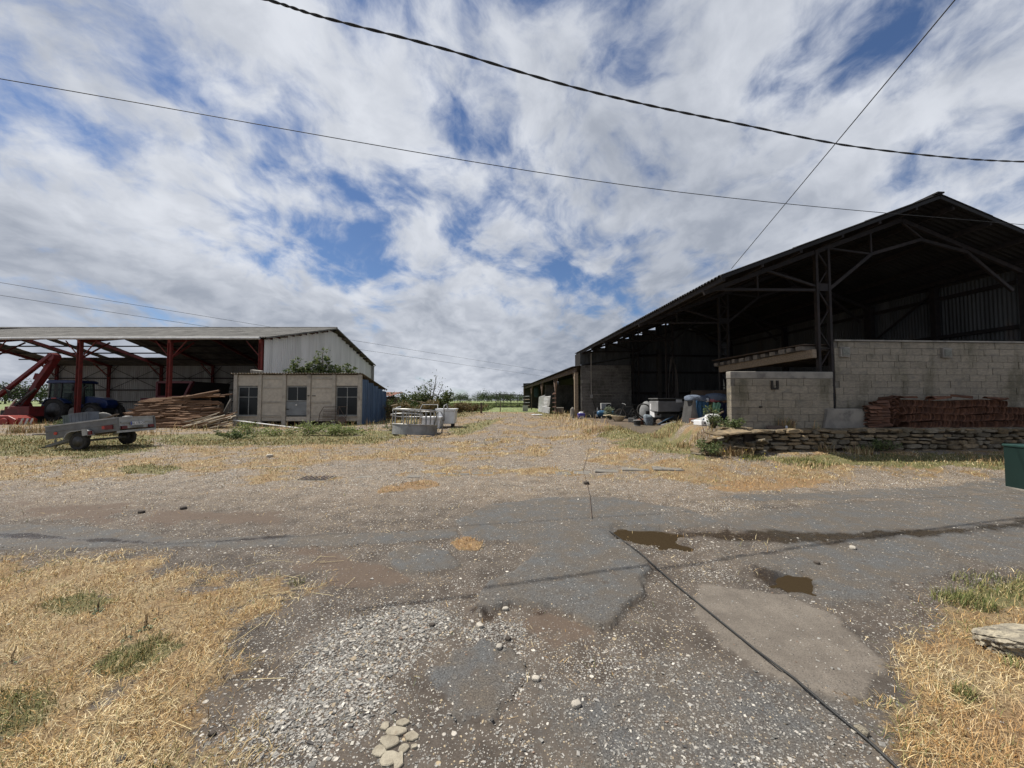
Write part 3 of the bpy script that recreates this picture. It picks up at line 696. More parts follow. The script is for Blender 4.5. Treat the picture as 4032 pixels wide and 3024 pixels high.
for s, Mx in tiles[:300]:
    o = link('clay_tile', tmesh, None, label='red clay tile in the long stack on the stone ledge', cat='roof tile', group='stacked clay roof tiles'); o.matrix_world = Mx
rest = tiles[300:]
tv = np.array(TB.v); tf = np.array(TB.f); V = []; Fc = []
for i, (s, Mx) in enumerate(rest):
    A = np.array(Mx); V.append(tv @ A[:3, :3].T + A[:3, 3]); Fc.append(tf + i * len(tv))
np_mesh('clay_tiles', np.concatenate(V), np.concatenate(Fc), m_tile, 4, kind='stuff', label='many more red clay tiles filling the long stack on the stone ledge', cat='roof tiles')
# ---- long lean-to further back
lt = thing('lean_to_shed', 'long low dark lean-to with thin posts running back behind the barn', 'shed', (4.3, 40, .42), world=True)
def lx(d): return 4.30 - .063 * (d - 25.6)
LT0, LT1, LZ = 25.7, 63.0, 3.74
mt_ = MB().corr((0, 0, 0), (1.5, 0, 0), (0, 6.2, 0), (0, 0, 1), 8, .025, 4).mesh('roof_sheet', m_roofdark, True)
d = LT0 - .3
while d < LT1:
    sheet_at(mt_, 'roof_sheet', lt, (lx(d + 1.48) - .35, d + 1.48, LZ + .14), (.063, -1, 0), (1, .063, .16)); d += 1.47
MB().bar((lx(LT0) - .03, LT0 - .25, LZ - .06), (lx(LT1) - .03, LT1, LZ - .06), .10, .30).build('eave_beam', m_wooddk, lt)
mcl = M('brown_rail_timber', (.17, .12, .09), (.11, .08, .06), 6, .9, .3, 50, .15)
for i, d in enumerate((25.75, 33.6, 42.0, 52, 62.9)):
    x = lx(d); w = .24 if i == 0 else .10
    po = MB().bar((x, d, .3), (x, d, LZ - .2), w, w, (0, 1, 0)).build('post', mcl if i else m_wood, lt)
    if i: 
        for sg in (-1, 1): MB().bar((x, d, 2.3), (x - .063 * sg * .9, d + sg * .9, LZ - .22), .07, .08, (1, 0, 0)).build('brace', mcl, po)
    else: MB().bar((x, d, 2.6), (x - .05, d + .9, LZ - .22), .07, .08, (1, 0, 0)).build('brace', mcl, po)
bwall = MB(); bwall.bar((lx(25.7) + 5.7, 25.9, 2.75), (lx(LT1) + 5.7, LT1, 2.75), .2, 4.75); bwall.bar((lx(LT1), LT1 - .1, 2.3), (lx(LT1) + 5.7, LT1 + .25, 2.6), .15, 4.3); bwall.build('wall', M('dark_wall', (.07, .065, .06), (.05, .047, .043), 2, .95), lt)
MB().b2(lx(43) + .5, lx(43) + 5.5, 43, 43.2, .4, 3.4).build('partition', m_blockg, lt)
MB().b2(lx(36) + .15, lx(36) + .9, 33.7, 34.2, .35, 1.05).build('feed_block', m_conc, lt, bevel=.04)
# ---- corrugated sheets leaning at the posts of the lean-to
m_galv = M('bright_galvanised_sheet', (.55, .55, .54), (.42, .42, .41), 3, .5, .05, 40, .08, c3=(.25, .14, .09), s3=2.4, t3=(.60, .72), metal=.2)
for i, (d0, d1, z0, z1, off, lb) in enumerate(((39.2, 43.4, 1.05, 2.15, -.12, 'upper bright corrugated sheet with rust stains leaning on the lean-to posts'), (35.4, 39.4, 1.0, 2.08, -.14, 'upper bright corrugated sheet with a curled corner leaning on the lean-to posts'), (39.4, 43.0, .35, 1.12, -.22, 'lower dull corrugated sheet standing in grass by the lean-to'), (34.9, 39.6, .28, 1.05, -.26, 'lower bright corrugated sheet standing in grass by the lean-to'))):
    bend = (lambda i: (lambda a, q: Vector((-.10 * (1 - a), 0, .14 * (q - .5) * (i == 0) - .35 * max(0, q - .6) * (1 - a) * (i == 1) * -1))))(i)
    mb = MB(); mb.corr((lx(d1) + off, d1, z0), (0, 0, z1 - z0), (lx(d0) - lx(d1), d0 - d1, 0), (-1, 0, 0), 8, .05, 6, rows=5, bend=bend)
    mb.build('corrugated_sheet', m_galv, smooth=True, label=lb, cat='metal sheet')
# ------------------------------------------------------------------ left: open machinery shed with red columns
m_red = M('red_oxide_steel', (.20, .035, .028), (.12, .028, .024), 3, .7, .15, 40, .1, c3=(.09, .04, .03), s3=2.2, t3=(.55, .75))
m_fibre = M('fibre_cement_sheet', (.145, .14, .13), (.085, .082, .076), 1.5, .92, .3, 60, .18, c3=(.10, .095, .08), s3=2.5, t3=(.5, .72))
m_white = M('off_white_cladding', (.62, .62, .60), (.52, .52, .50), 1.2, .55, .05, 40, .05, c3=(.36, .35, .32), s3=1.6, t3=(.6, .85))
m_gut = M('grey_gutter', (.46, .46, .45), (.34, .34, .33), 3, .5, .05, 40, .05)
SX0, SX1, SD0, SD1, SDR, SEZ, SRZ = -61.0, -18.2, 28.0, 49.6, 38.8, 6.30, 8.92
shed = thing('machinery_shed', 'long open farm shed with red steel columns, grey corrugated roof and white gable', 'shed', (-30, 38, 0), world=True)
sl1 = math.hypot(SDR - SD0 + .35, SRZ - SEZ)
vy, vz = (SDR - SD0) / math.hypot(SDR - SD0, SRZ - SEZ), (SRZ - SEZ) / math.hypot(SDR - SD0, SRZ - SEZ)
slen = math.hypot(SDR - SD0, SRZ - SEZ); rows = 4; rl = slen / rows; cw = 1.06
mfs = MB().corr((0, 0, 0), (cw + .05, 0, 0), (0, rl + .14, 0), (0, 0, 1), 6, .03, 6).mesh('roof_sheet', m_fibre, True)
random.seed(3)
ncol = int((SX1 + .45 - SX0) / cw)
for k in range(ncol):
    x = SX1 + .45 - (k + 1) * cw
    for r in range(rows):
        # front slope, sheets at the ridge broken away at the far end
        if not (r == 3 and x < -46 and random.random() < .45) and not (r == 2 and x < -52 and random.random() < .2):
            o = (x, SD0 - .30 + vy * rl * r, SEZ - .07 + vz * rl * r + .02 * r)
            sheet_at(mfs, 'roof_sheet', shed, o, (1, random.uniform(-.004, .004), 0), (random.uniform(-.006, .006), vy, vz + random.uniform(-.004, .004)))
        # back slope, whole strips missing towards the far end
        xe = x + .5
        hole = r >= 1 and ((-45.6 < xe < -41.8) or (-49.6 < xe < -47.8) or (-52.6 < xe < -51.0) or (-57.5 < xe < -54.0 and r < 3)) and not (r == 2 and -51.8 < xe < -51.2)
        if not hole:
            rr = rows - 1 - r
            o = (x + cw + .02, SD1 + .30 - vy * rl * (rows - 1 - rr) , SEZ - .07 + vz * rl * (rows - 1 - rr) + .02 * r)
            sheet_at(mfs, 'roof_sheet', shed, o, (-1, 0, 0), (0, -vy, vz))
MB().tube([(SX0, SDR, SRZ + .06), (SX1 + .45, SDR, SRZ + .06)], .14, 6).build('ridge_cap', m_fibre, shed)
MB().tube([(x, SD0 - .42, SEZ - .16 - (.10 * max(0, (-33 - x) / 12) if x < -33 else 0) * (1 if x > -46 else 0)) for x in np.linspace(SX0, SX1, 30)], .10, 8).build('gutter', m_gut, shed)
MB().tube([(SX0, SD1 + .42, SEZ - .16), (SX1 + .3, SD1 + .42, SEZ - .16)], .10, 6).build('gutter', m_gut, shed)
colx = [-18.42, -25.1, -31.72, -38.4, -45.0, -51.7, -58.4]
for x in colx:
    for d, zt in ((SD0 + .15, SEZ - .2), (SD1 - .3, SEZ - .2)):
        mb = MB()
        for s in (-1, 1): mb.b2(x + s * .11 - .014, x + s * .11 + .014, d - .12, d + .12, 0, zt)
        mb.b2(x - .096, x + .096, d - .01, d + .01, 0, zt)
        c = mb.build('column', m_red, shed)
        if d < 30:
            for s in (-1, 1):
                if x + s < SX1 - .3: MB().bar((x + s * .1, d + .05, zt - 1.25), (x + s * 1.15, d + .05, zt - .05), .05, .06, (0, 1, 0)).build('brace', m_red, c)
        else:
            for s in (-1, 1):
                if x + s < SX1 - .3: MB().bar((x + s * .1, d - .2, zt - 1.4), (x + s * 1.3, d - .2, zt - .05), .05, .06, (0, 1, 0)).build('brace', m_rust, c)
    mb = MB(); mb.bar((x, SD0, SEZ - .32), (x, SDR, SRZ - .32), .16, .28); mb.bar((x, SDR, SRZ - .32), (x, SD1, SEZ - .32), .16, .28)
    mb.bar((x, SD0 + .3, SEZ - 1.5), (x, SD0 + 2.2, SEZ - .1), .08, .1); mb.bar((x, SD1 - .4, SEZ - 1.5), (x, SD1 - 2.2, SEZ - .1), .08, .1)
    mb.build('rafter', m_red, shed)
for k in range(6):
    q = k / 5.0 * .98 + .01
    for (a, b) in ((SD0, SDR), (SD1, SDR)):
        d = a + (b - a) * q; z = SEZ + (SRZ - SEZ) * q - .12
        MB().bar((SX0 + .1, d, z), (SX1 + .3, d, z), .08, .14).build('purlin', m_rust, shed)
# rear wall and right gable of ribbed sheets
mws = MB().corr((0, 0, 0), (1.0, 0, 0), (0, 0, 1), (0, -1, 0), 4, .035, shape='trap').mesh('cladding_sheet', m_white)
n = int((SX1 - SX0) / 1.0)
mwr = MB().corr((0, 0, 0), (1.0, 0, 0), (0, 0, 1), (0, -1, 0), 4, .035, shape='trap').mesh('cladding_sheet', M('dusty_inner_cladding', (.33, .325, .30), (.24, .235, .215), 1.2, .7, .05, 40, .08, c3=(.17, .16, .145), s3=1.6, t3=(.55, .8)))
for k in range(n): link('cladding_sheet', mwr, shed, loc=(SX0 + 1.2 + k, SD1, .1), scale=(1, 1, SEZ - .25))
for z in (1.5, 3.0, 4.5): MB().bar((SX0 + 1.2, SD1 - .14, z), (SX1, SD1 - .14, z), .10, .14).build('girt', m_rust, shed)
for a, b in zip(colx, colx[1:]):
    mb = MB(); mb.bar((a, SD1 - .25, 3.0), (b, SD1 - .25, 6.0), .04, .05); mb.bar((a, SD1 - .22, 6.0), (b, SD1 - .22, 3.0), .04, .05); mb.build('cross_brace', m_rust, shed)
for k in range(22):
    d = SD0 + .15 + k * .975; z1 = min(SEZ + (SRZ - SEZ) * (1 - abs(q - SDR) / (SDR - SD0)) for q in (d, d + .975)) - .10
    link('cladding_sheet', mws, shed, loc=(SX1, d, 1.4), rot=(0, 0, R(90)), scale=(.98, 1, z1 - 1.4))
MB().b2(SX1 - .12, SX1 - .02, SD0 + .3, SD1 - .1, 0, 1.42).build('plinth_wall', m_conc, shed)
for (a, b) in ((SD0 - .35, SDR), (SD1 + .35, SDR)):
    za = SEZ - .09; MB().bar((SX1 + .47, a, za - .02), (SX1 + .47, b, SRZ - .0), .05, .12).build('verge_board', m_fibre, shed)
for q in (.2, .4, .6, .8):
    for (a, b) in ((SD0, SDR), (SD1, SDR)):
        d = a + (b - a) * q; z = SEZ + (SRZ - SEZ) * q - .14; MB().b2(SX1 + .01, SX1 + .40, d - .12, d + .12, z - .07, z + .06).build('purlin_end', m_wooddk, shed)
# ------------------------------------------------------------------ small prefabricated concrete shed
m_panel = M('pebbled_concrete_panel', (.47, .425, .35), (.39, .352, .295), 6, .93, .5, 70, .06, c3=(.26, .235, .20), s3=1.2, t3=(.5, .8))
m_post = M('concrete_post', (.41, .372, .31), (.32, .292, .245), 5, .92, .4, 60, .06, c3=(.20, .18, .155), s3=1.4)
m_frame = M('grey_painted_frame', (.30, .30, .28), (.22, .22, .21), 5, .7, .1, 40, .05)
m_glass = bpy.data.materials.new('dusty_glass'); m_glass.use_nodes = True
_g = m_glass.node_tree.nodes['Principled BSDF']; _g.inputs['Base Color'].default_value = (.012, .014, .015, 1); _g.inputs['Roughness'].default_value = .25; _g.inputs['Specular IOR Level'].default_value = .25
m_doorg = M('grey_door_metal', (.20, .215, .22), (.15, .16, .165), 2, .6, .1, 30, .05)
m_blue = M('blue_sheet_metal', (.085, .135, .215), (.06, .10, .165), 1.5, .55, .08, 40, .08, c3=(.13, .15, .17), s3=2, t3=(.55, .8))
PD, PX = 24.0, [-17.22, -15.70, -14.19, -12.65, -11.10, -9.50]
pre = thing('concrete_panel_shed', 'small prefabricated concrete panel shed with dark windows and blue metal side', 'shed', (-13.4, 26, 0), world=True)
for x in PX: MB().b2(x - .11, x + .11, PD - .06, PD + .16, -.05, 3.27).build('post', m_post, pre, bevel=.012)
def panel(x0, x1, z0, z1, d=0): MB().b2(x0 + .115, x1 - .115, PD + d, PD + .07 + d, z0 + .008, z1 - .008).build('panel', m_panel, pre, bevel=.012)
for i in range(5):
    x0, x1 = PX[i], PX[i + 1]
    if i in (0, 2, 4): panel(x0, x1, 2.56, 3.25, .03)
    else:
        panel(x0, x1, 3.02, 3.25, .03)
        for a, b in ((2.44, 2.98), (1.56, 2.40), (.70, 1.50)): panel(x0, x1, a, b, .02)
        for z in (3.0, 2.42, 1.53, .67): MB().b2(x0 + .112, x1 - .112, PD - .015, PD + .02, z - .03, z + .03).build('panel_rib', m_post, pre)
    panel(x0, x1, .36, .66, .03)
def window(x0, x1, z0, z1, nx, nz, mat=None, parent=None):
    w = MB(); w.b2(x0, x1, PD + 0.080, PD + 0.120, z0, z0 + .06); w.b2(x0, x1, PD + 0.080, PD + 0.120, z1 - .06, z1); w.b2(x0, x0 + .06, PD + 0.080, PD + 0.120, z0 + .06, z1 - .06); w.b2(x1 - .06, x1, PD + 0.080, PD + 0.120, z0 + .06, z1 - .06)
    for k in range(1, nx): xx = x0 + (x1 - x0) * k / nx; w.b2(xx - .018, xx + .018, PD + 0.084, PD + 0.116, z0 + .06, z1 - .06)
    zs = [z0 + (z1 - z0) * q for q in ([0, 1] if nz == 1 else [0, .64, 1])]
    for q in zs[1:-1]: w.b2(x0 + .06, x1 - .06, PD + 0.088, PD + 0.112, q - .018, q + .018)
    o = w.build('window', m_frame, parent or pre)
    for k in range(nx):
        for a, b in zip(zs, zs[1:]):
            MB().b2(x0 + (x1 - x0) * k / nx + .02, x0 + (x1 - x0) * (k + 1) / nx - .02, PD + 0.096, PD + 0.102, a + .02, b - .02).build('pane', m_glass, o)
    return o
for i in (0, 4): MB().b2(PX[i] + .113, PX[i + 1] - .113, PD - .05, PD + .10, .64, .69).build('sill', m_post, pre)
window(PX[0] + .115, PX[1] - .115, .70, 2.52, 2, 2); window(PX[4] + .115, PX[5] - .115, .70, 2.52, 2, 2)
dr = MB().b2(PX[2] + .13, PX[3] - .13, PD + .03, PD + .07, .72, 1.58).build('door', m_doorg, pre)
w = window(PX[2] + .12, PX[3] - .12, 1.60, 2.54, 2, 1)
MB().b2(PX[2] + .14, PX[2] + .28, PD + .0, PD + .03, 1.08, 1.14).build('handle', m_rust, dr)
MB().lathe([(.0, 0), (.055, .005), (.04, .02)], 10, 'y', (PX[2] + .75, PD + .01, 1.38)).build('door_sticker', m_white, dr)
MB().b2(PX[3] - .05, PX[3] + .08, PD - .10, PD - .07, 1.92, 1.97).build('latch', m_rust, pre)
MB().b2(PX[3] + .20, PX[3] + .42, PD - .02, PD + .01, 1.92, 1.96).build('latch', m_rust, pre)
# blue side
mbs = MB().corr((0, 0, 0), (1, 0, 0), (0, 0, 1), (0, -1, 0), 3, .06, shape='trap').mesh('side_sheet', m_blue)
for k in range(5):
    d = PD + .17 + k * .9; zt = 3.18 - .185 * (d + .9 - PD)
    link('side_sheet', mbs, pre, loc=(PX[5] + .10, d, .05), rot=(0, 0, R(90)), scale=(.9, 1, zt - .05))
MB().b2(PX[0] - .05, PX[0] + .02, PD + .17, PD + 4.6, 0, 2.3).build('side_wall', m_panel, pre)
MB().b2(PX[0] + .03, PX[5] + .02, PD + 4.55, PD + 4.65, 0, 2.35).build('back_wall', m_panel, pre)
mrs = MB().corr((0, 0, 0), (1.40, 0, 0), (0, 5.0, 0), (0, 0, 1), 8, .035, 6).mesh('roof_sheet', M('lichen_fibre_cement', (.20, .175, .14), (.13, .115, .095), 3, .93, .4, 60, .12, c3=(.28, .23, .13), s3=4, t3=(.55, .7)), True)
for k in range(6): sheet_at(mrs, 'roof_sheet', pre, (PX[0] - .25 + k * 1.36, PD - .22, 3.34 + .01 * (k % 2)), (1, 0, 0), (0, .983, -.180))
MB().box((PX[0] + 1.05, PD + .35, 3.46), (.62, .5, .22), (.1, .1, .3)).build('concrete_lump', m_conc, pre, bevel=.05)
# far end lean shed roof behind blue side
ls = thing('low_tin_shed', 'low dark tin shed with rusty roof just behind the blue-sided shed', 'shed', (-11, 31, 0), world=True)
MB().b2(-14, -9.75, 30.2, 33.5, 0, 1.95).build('wall', m_wooddk, ls)
o = MB().corr((-14.2, 30.0, 2.02), (4.75, 0, 0), (0, 3.7, .35), (0, 0, 1), 20, .03, 4).build('roof_sheet', M('rusty_tin', (.22, .09, .055), (.13, .07, .05), 3, .8), ls, smooth=True)
# rusty slatted hurdle leaning at the shed
m_iron = M('rusted_iron', (.12, .085, .065), (.07, .055, .045), 8, .85, .3, 60, .1)
hd = thing('slatted_iron_hurdle', 'rusty slatted iron hurdle leaning on the right window of the concrete shed', 'hurdle', (-10.9, 23.4, 0), (R(-12), 0, R(4)))
mb = MB(); mb.tube([(-.85, 0, .05), (-.8, 0, .9), (-.62, 0, 1.28), (.75, 0, 1.30), (.80, 0, .05)], .022, 6); mb.build('frame', m_iron, hd)
for k in range(11): MB().b2(-.62, .25, -.02, .01, .12 + k * .095, .155 + k * .095).build('slat', m_iron, hd)
for a, b in (((.3, 0, 1.28), (.75, 0, .6)), ((.3, 0, .1), (.3, 0, 1.28)), ((-.8, 0, .5), (-.62, 0, .5))): MB().tube([a, b], .016, 5).build('brace_rod', m_iron, hd)
hd2 = MB().lathe([(.23, -.02), (.25, 0), (.23, .02)], 16, 'y', (.52, 0, .45)).build('hoop', m_iron, hd)
p0, p1 = W(920, 1655, 23.3), W(1298, 1701, 22.3)
MB().tube([p0, p1], .04, 8).build('white_pole', M('white_painted_pole', (.7, .7, .68), (.55, .55, .53), 5, .5), label='long white pole lying aslant in the weeds before the concrete shed', cat='pole')
p0, p1 = W(968, 1676, 23.2), W(1000, 1692, 22.6)
MB().bar(p0, p1, .12, .05).build('short_board', m_wood, label='short pale board in the weeds under the concrete shed window', cat='board')
# ------------------------------------------------------------------ stacks of cleft stakes
random.seed(9)
m_stake = M('cleft_chestnut_stake', (.185, .105, .058), (.10, .058, .034), 5, .88, .3, 40, .35, stretch=(.6, 5, 5), c3=(.40, .31, .20), s3=2, t3=(.62, .76))
m_stake2 = M('bleached_stake', (.48, .43, .34), (.33, .28, .21), 5, .88, .3, 40, .3, stretch=(.6, 5, 5))
def stake(mat, L=1.0):
    mb = MB(); pr = [(-.5, -.28), (.5, -.30), (.55, .05), (.15, .5), (-.4, .35)]
    vs = []
    for x, k in ((-.5, .12), (-.40, .85), (-.1, 1.0), (.5, .92)):
        for (a, b) in pr: vs.append((x, a * k + random.uniform(-.06, .06), b * k + random.uniform(-.06, .06)))
    fs = [(r * 5 + i, r * 5 + (i + 1) % 5, r * 5 + 5 + (i + 1) % 5, r * 5 + 5 + i) for r in range(3) for i in range(5)] + [(4, 3, 2, 1, 0), (15, 16, 17, 18, 19)]
    return mb.add(vs, fs).mesh('wooden_stake', mat)
STK = [stake(m_stake) for _ in range(5)]; STK2 = [stake(m_stake2) for _ in range(3)]
def put_stake(me, c, L, yaw, pit, lab, grp, th=None): 
    th = th or random.uniform(.07, .11)
    link('wooden_stake', me, None, loc=c, rot=(random.uniform(0, 6.3), pit, yaw), scale=(L, th, th * random.uniform(.8, 1.2)), label=lab, cat='stake', group=grp)
LA = 'brown cleft wooden stake lying in the big pile before the open shed'; GA = 'stakes of the big pile'
for i in range(236):
    zr = random.random(); z = .08 + zr * 1.55
    xl = -23.0 + .6 * zr + 1.2 * max(0, .35 - zr) * 3; xr = -16.9 - .7 * zr
    L = random.uniform(1.5, 2.3); x = random.uniform(xl + L * .45, xr - L * .35); y = 22.30 + .72 * zr + random.uniform(-.10, .16)
    topz = 1.62 + .28 * ss(-22.5, -18.5, x) - .35 * ss(-17.9, -16.9, x); z = min(z, float(topz))
    put_stake(random.choice(STK), (x, y, z), L, random.gauss(0, .06), random.gauss(-.02, .05), LA, GA)
for i in range(28):
    x = random.uniform(-21.5, -18); put_stake(random.choice(STK), (x, random.uniform(22.9, 23.6), 1.62 + .28 * float(ss(-22.5, -18.5, x)) + random.uniform(-.03, .05)), random.uniform(1.8, 2.4), random.gauss(0, .1), random.gauss(-.04, .05), LA, GA)
put_stake(STK[0], (-18.4, 22.8, 2.02), 2.1, .05, -.20, 'stake sticking up highest from the top of the big pile', None, .12)
put_stake(STK[1], (-18.5, 22.7, 1.90), 1.9, -.1, -.13, 'second raised stake on top of the big pile', None, .10)
LB = 'pale bleached stake in the low slanting pile beside the concrete shed'; GB = 'stakes of the low slanting pile'
for i in range(34):
    k = random.random(); put_stake(random.choice(STK2 if random.random() < .75 else STK), (-17.35 + random.uniform(-.55, .75), 21.75 + random.uniform(-.2, .5) + .25 * k, .14 + .62 * k), random.uniform(1.2, 2.0), random.gauss(.05, .09), -.26 + random.gauss(0, .06), LB, GB, random.uniform(.05, .08))
MB().prism([(-22.1, 22.70, .02), (-22.1, 23.6, .02), (-22.1, 23.7, 1.45), (-22.1, 23.35, 1.45)], (4.4, 0, 0)).build('pile_core', m_wooddk, label='dark stacked wood in the middle of the big stake pile', cat='wood')
# old boards leaning at the left corner of the concrete shed
for i, lb in enumerate(('grey weathered trunk leaning at the left corner of the concrete shed', 'thinner grey pole leaning at the left corner of the concrete shed')):
    MB().tube([(-17.9 - .25 * i, 23.6, 0), (-17.55 - .1 * i, 23.85, 1.3 - .4 * i), (-17.42, 23.9, 1.75 - .5 * i)], [.13, .10, .05] if i == 0 else .05, 8).build('leaning_pole', M('grey_bark', (.16, .145, .125), (.10, .09, .08), 6, .95, .5, 30), smooth=True, label=lb, cat='pole')
# ------------------------------------------------------------------ car trailer
m_tr = M('dull_grey_trailer_steel', (.17, .17, .165), (.12, .12, .118), 3, .55, .08, 40, .03, c3=(.08, .07, .06), s3=2.5, t3=(.58, .78), metal=.25)
m_trl = M('light_grey_steel', (.36, .36, .35), (.27, .27, .26), 3, .5, .08, 40, .03, metal=.2)
m_tyre = M('tyre_rubber', (.022, .021, .020), (.04, .037, .033), 9, .9, .2, 60, .05)
m_rim = M('dirty_wheel_rim', (.10, .095, .09), (.055, .053, .05), 6, .6, .1, 50, .05)
m_lred = M('red_lamp_plastic', (.13, .014, .014), (.09, .012, .012), 5, .3, 0, 40, 0)
m_lorg = M('orange_reflector', (.40, .05, .04), (.45, .05, .03), 5, .3, 0, 40, 0)
m_black = M('black_plastic', (.02, .02, .02), (.03, .03, .028), 5, .6, .05, 40, .05)
m_grey = M('grey_crate_plastic', (.17, .185, .20), (.12, .13, .14), 3, .6, .1, 40, .05)
def wheel(parent, c, r, w, axis='y', rimr=None, lug=False, rimmat=None, name='wheel'):
    o = thing(name, None, None); o.parent = parent; o.location = c
    if parent.get('_w'): o.matrix_parent_inverse = mw(parent).inverted()
    rimr = rimr or r * .62; h = w / 2
    MB().lathe([(rimr, -h * .8), (r * .9, -h), (r, -h * .7), (r, h * .7), (r * .9, h), (rimr, h * .8)], 28, axis).build('tyre', m_tyre, o, smooth=False)
    mb = MB(); mb.lathe([(rimr, -h * .82), (rimr * .9, -h * .55), (rimr * .55, -h * .35), (rimr * .3, -h * .75), (.001, -h * .78)], 24, axis)
    mb.lathe([(rimr, h * .82), (rimr * .9, h * .55), (rimr * .55, h * .35), (rimr * .3, h * .75), (.001, h * .78)], 24, axis); mb.build('rim', rimmat or m_rim, o, smooth=True)
    if lug:
        mb = MB()
        for k in range(22):
            a = 2 * math.pi * k / 22
            for s in (-1, 1): mb.box((math.cos(a + s * .07) * r * 1.01, s * h * .45, math.sin(a + s * .07) * r * 1.01), (r * .07, h * .95, r * .09), Euler((0, -a, s * .5)).to_matrix())
        mb.build('tread', m_tyre, o)
    return o
trz = gzf(-14.35, 13.4)
tr = thing('car_trailer', 'small grey steel car trailer loaded with junk, its drawbar resting on the ground', 'trailer', (-14.36, 13.45, trz + .285), (0, R(-7.4), R(3.5)))
HW = .70
for s, nm in ((-1, 'side_panel'), (1, 'side_panel')):
    mb = MB(); y = s * HW; mb.b2(-.93, 1.27, y - .012, y + .012, .23, .60); p = mb.build('side_panel', m_tr, tr)
    mb = MB(); mb.b2(-.95, 1.29, y - .03, y + .03, .60, .645); mb.build('top_rail', m_trl, p)
    mb = MB(); mb.b2(-.93, 1.27, y + s * .012, y + s * .03, .42, .455); mb.build('rib', m_tr, p)
    mb = MB(); mb.b2(-.93, 1.27, y - .02, y + .02, .19, .23); mb.build('sill', m_tr, p)
MB().b2(-.945, -.92, -HW, HW, .22, .60).build('front_panel', m_tr, tr); MB().b2(-.92, 1.26, -HW + .02, HW - .02, .22, .245).build('floor', m_wooddk, tr)
tg = MB(); tg.b2(1.262, 1.29, -HW + .03, HW - .03, .25, .60); tg = tg.build('tailgate', m_trl, tr)
mb = MB(); mb.b2(1.255, 1.305, -HW, HW, .60, .64); mb.b2(1.29, 1.315, -HW + .1, HW - .1, .44, .47); mb.build('top_rail', m_trl, tg)
for s in (-1, 1): MB().b2(1.26, 1.32, s * HW - .03, s * HW + .03, .19, .62).build('corner_post', m_tr, tr)
MB().b2(1.24, 1.33, -HW, HW, .12, .19).build('rear_crossmember', m_trl, tr)
for s in (-1, 1): MB().b2(1.30, 1.345, s * .52 - .10, s * .52 + .10, .235, .335).build('tail_lamp', m_lred, tr)
pl = MB().b2(1.318, 1.326, -.27, .27, .345, .465).build('number_plate', M('white_plate', (.62, .62, .62), (.55, .55, .55), 3, .4, 0), tr, label='white number plate with blue end on the tailgate')
MB().b2(1.3265, 1.328, -.27, -.225, .346, .464).build('blue_band', M('plate_blue', (.02, .05, .30), (.02, .05, .28), 3, .4, 0), pl)
def text_mesh(txt, size, mat, ext=.001):
    cu = bpy.data.curves.new('letters', 'FONT'); cu.body = txt; cu.size = size; cu.extrude = ext; cu.align_x = 'CENTER'; cu.align_y = 'CENTER'
    t = bpy.data.objects.new('letters', cu); COL.objects.link(t); me = bpy.data.meshes.new_from_object(t.evaluated_get(bpy.context.evaluated_depsgraph_get()))
    bpy.data.objects.remove(t); me.name = 'letters'; me.materials.clear(); me.materials.append(mat); return me
link('letters', text_mesh('AL 178 GE', .115, m_black), pl, loc=(1.3275, .02, .405), rot=(R(90), 0, R(90)))
MB().b2(1.318, 1.33, .0 - .2, .2, .26, .31).build('lamp_bracket', m_tr, tr)
# mud flaps, mudguards, reflectors, lamps on the near side
for s in (-1, 1):
    mb = MB(); y0, y1 = (s * HW, s * (HW + .24)); pts = [(-.18, .13), (-.08, .29), (.04, .34), (.40, .35), (.50, .29), (.56, .14)]
    for a, b in zip(pts, pts[1:]): mb.bar((a[0], (y0 + y1) / 2, a[1]), (b[0], (y0 + y1) / 2, b[1]), .24, .02)
    mb.b2(.40, .56, s * (HW + .235), s * (HW + .245), .16, .37); mb.build('mudguard', m_trl, tr)
    wheel(tr, (.21, s * (HW + .13), -.005), .275, .165)
    MB().b2(.58, .68, s * (HW + .20), s * (HW + .24), .17, .29).build('side_lamp', m_lred, tr)
    MB().lathe([(.001, -.012), (.05, -.01), (.05, .01)], 12, 'y', (-.62, s * (HW + .022), .36)).build('reflector', m_lorg, tr)
    MB().b2(.92, 1.16, s * (HW + .012), s * (HW + .05), .27, .41).build('side_lamp', m_lred, tr)
    MB().b2(.83, .92, s * (HW + .012), s * (HW + .045), .30, .40).build('reflector', m_lorg, tr)
MB().bar((.21, -HW - .1, 0), (.21, HW + .1, 0), .07, .07).build('axle', m_tr, tr)
mb = MB(); mb.bar((-.5, -.25, .16), (-1.7, 0, -.02), .07, .09); mb.bar((-.5, .25, .16), (-1.7, 0, -.02), .07, .09); mb.build('drawbar', m_tr, tr)
mb = MB(); mb.bar((-1.65, 0, -.02), (-1.95, 0, -.07), .07, .07); mb.lathe([(.001, 0), (.05, .0), (.06, .06), (.02, .1)], 10, 'z', (-1.95, 0, -.12)); mb.build('coupling', m_black, tr)
MB().tube([(-1.5, .1, .2), (-1.5, .1, -.10)], .025, 8).build('jockey_stand', m_tr, tr)
def T(x, y, z): return mw(tr) @ Vector((x, y, z))
def on_tr(o, loc, rot=(0, 0, 0)): o.location = T(*loc); o.rotation_euler = (mw(tr).to_3x3() @ Euler(rot).to_matrix()).to_euler(); return o
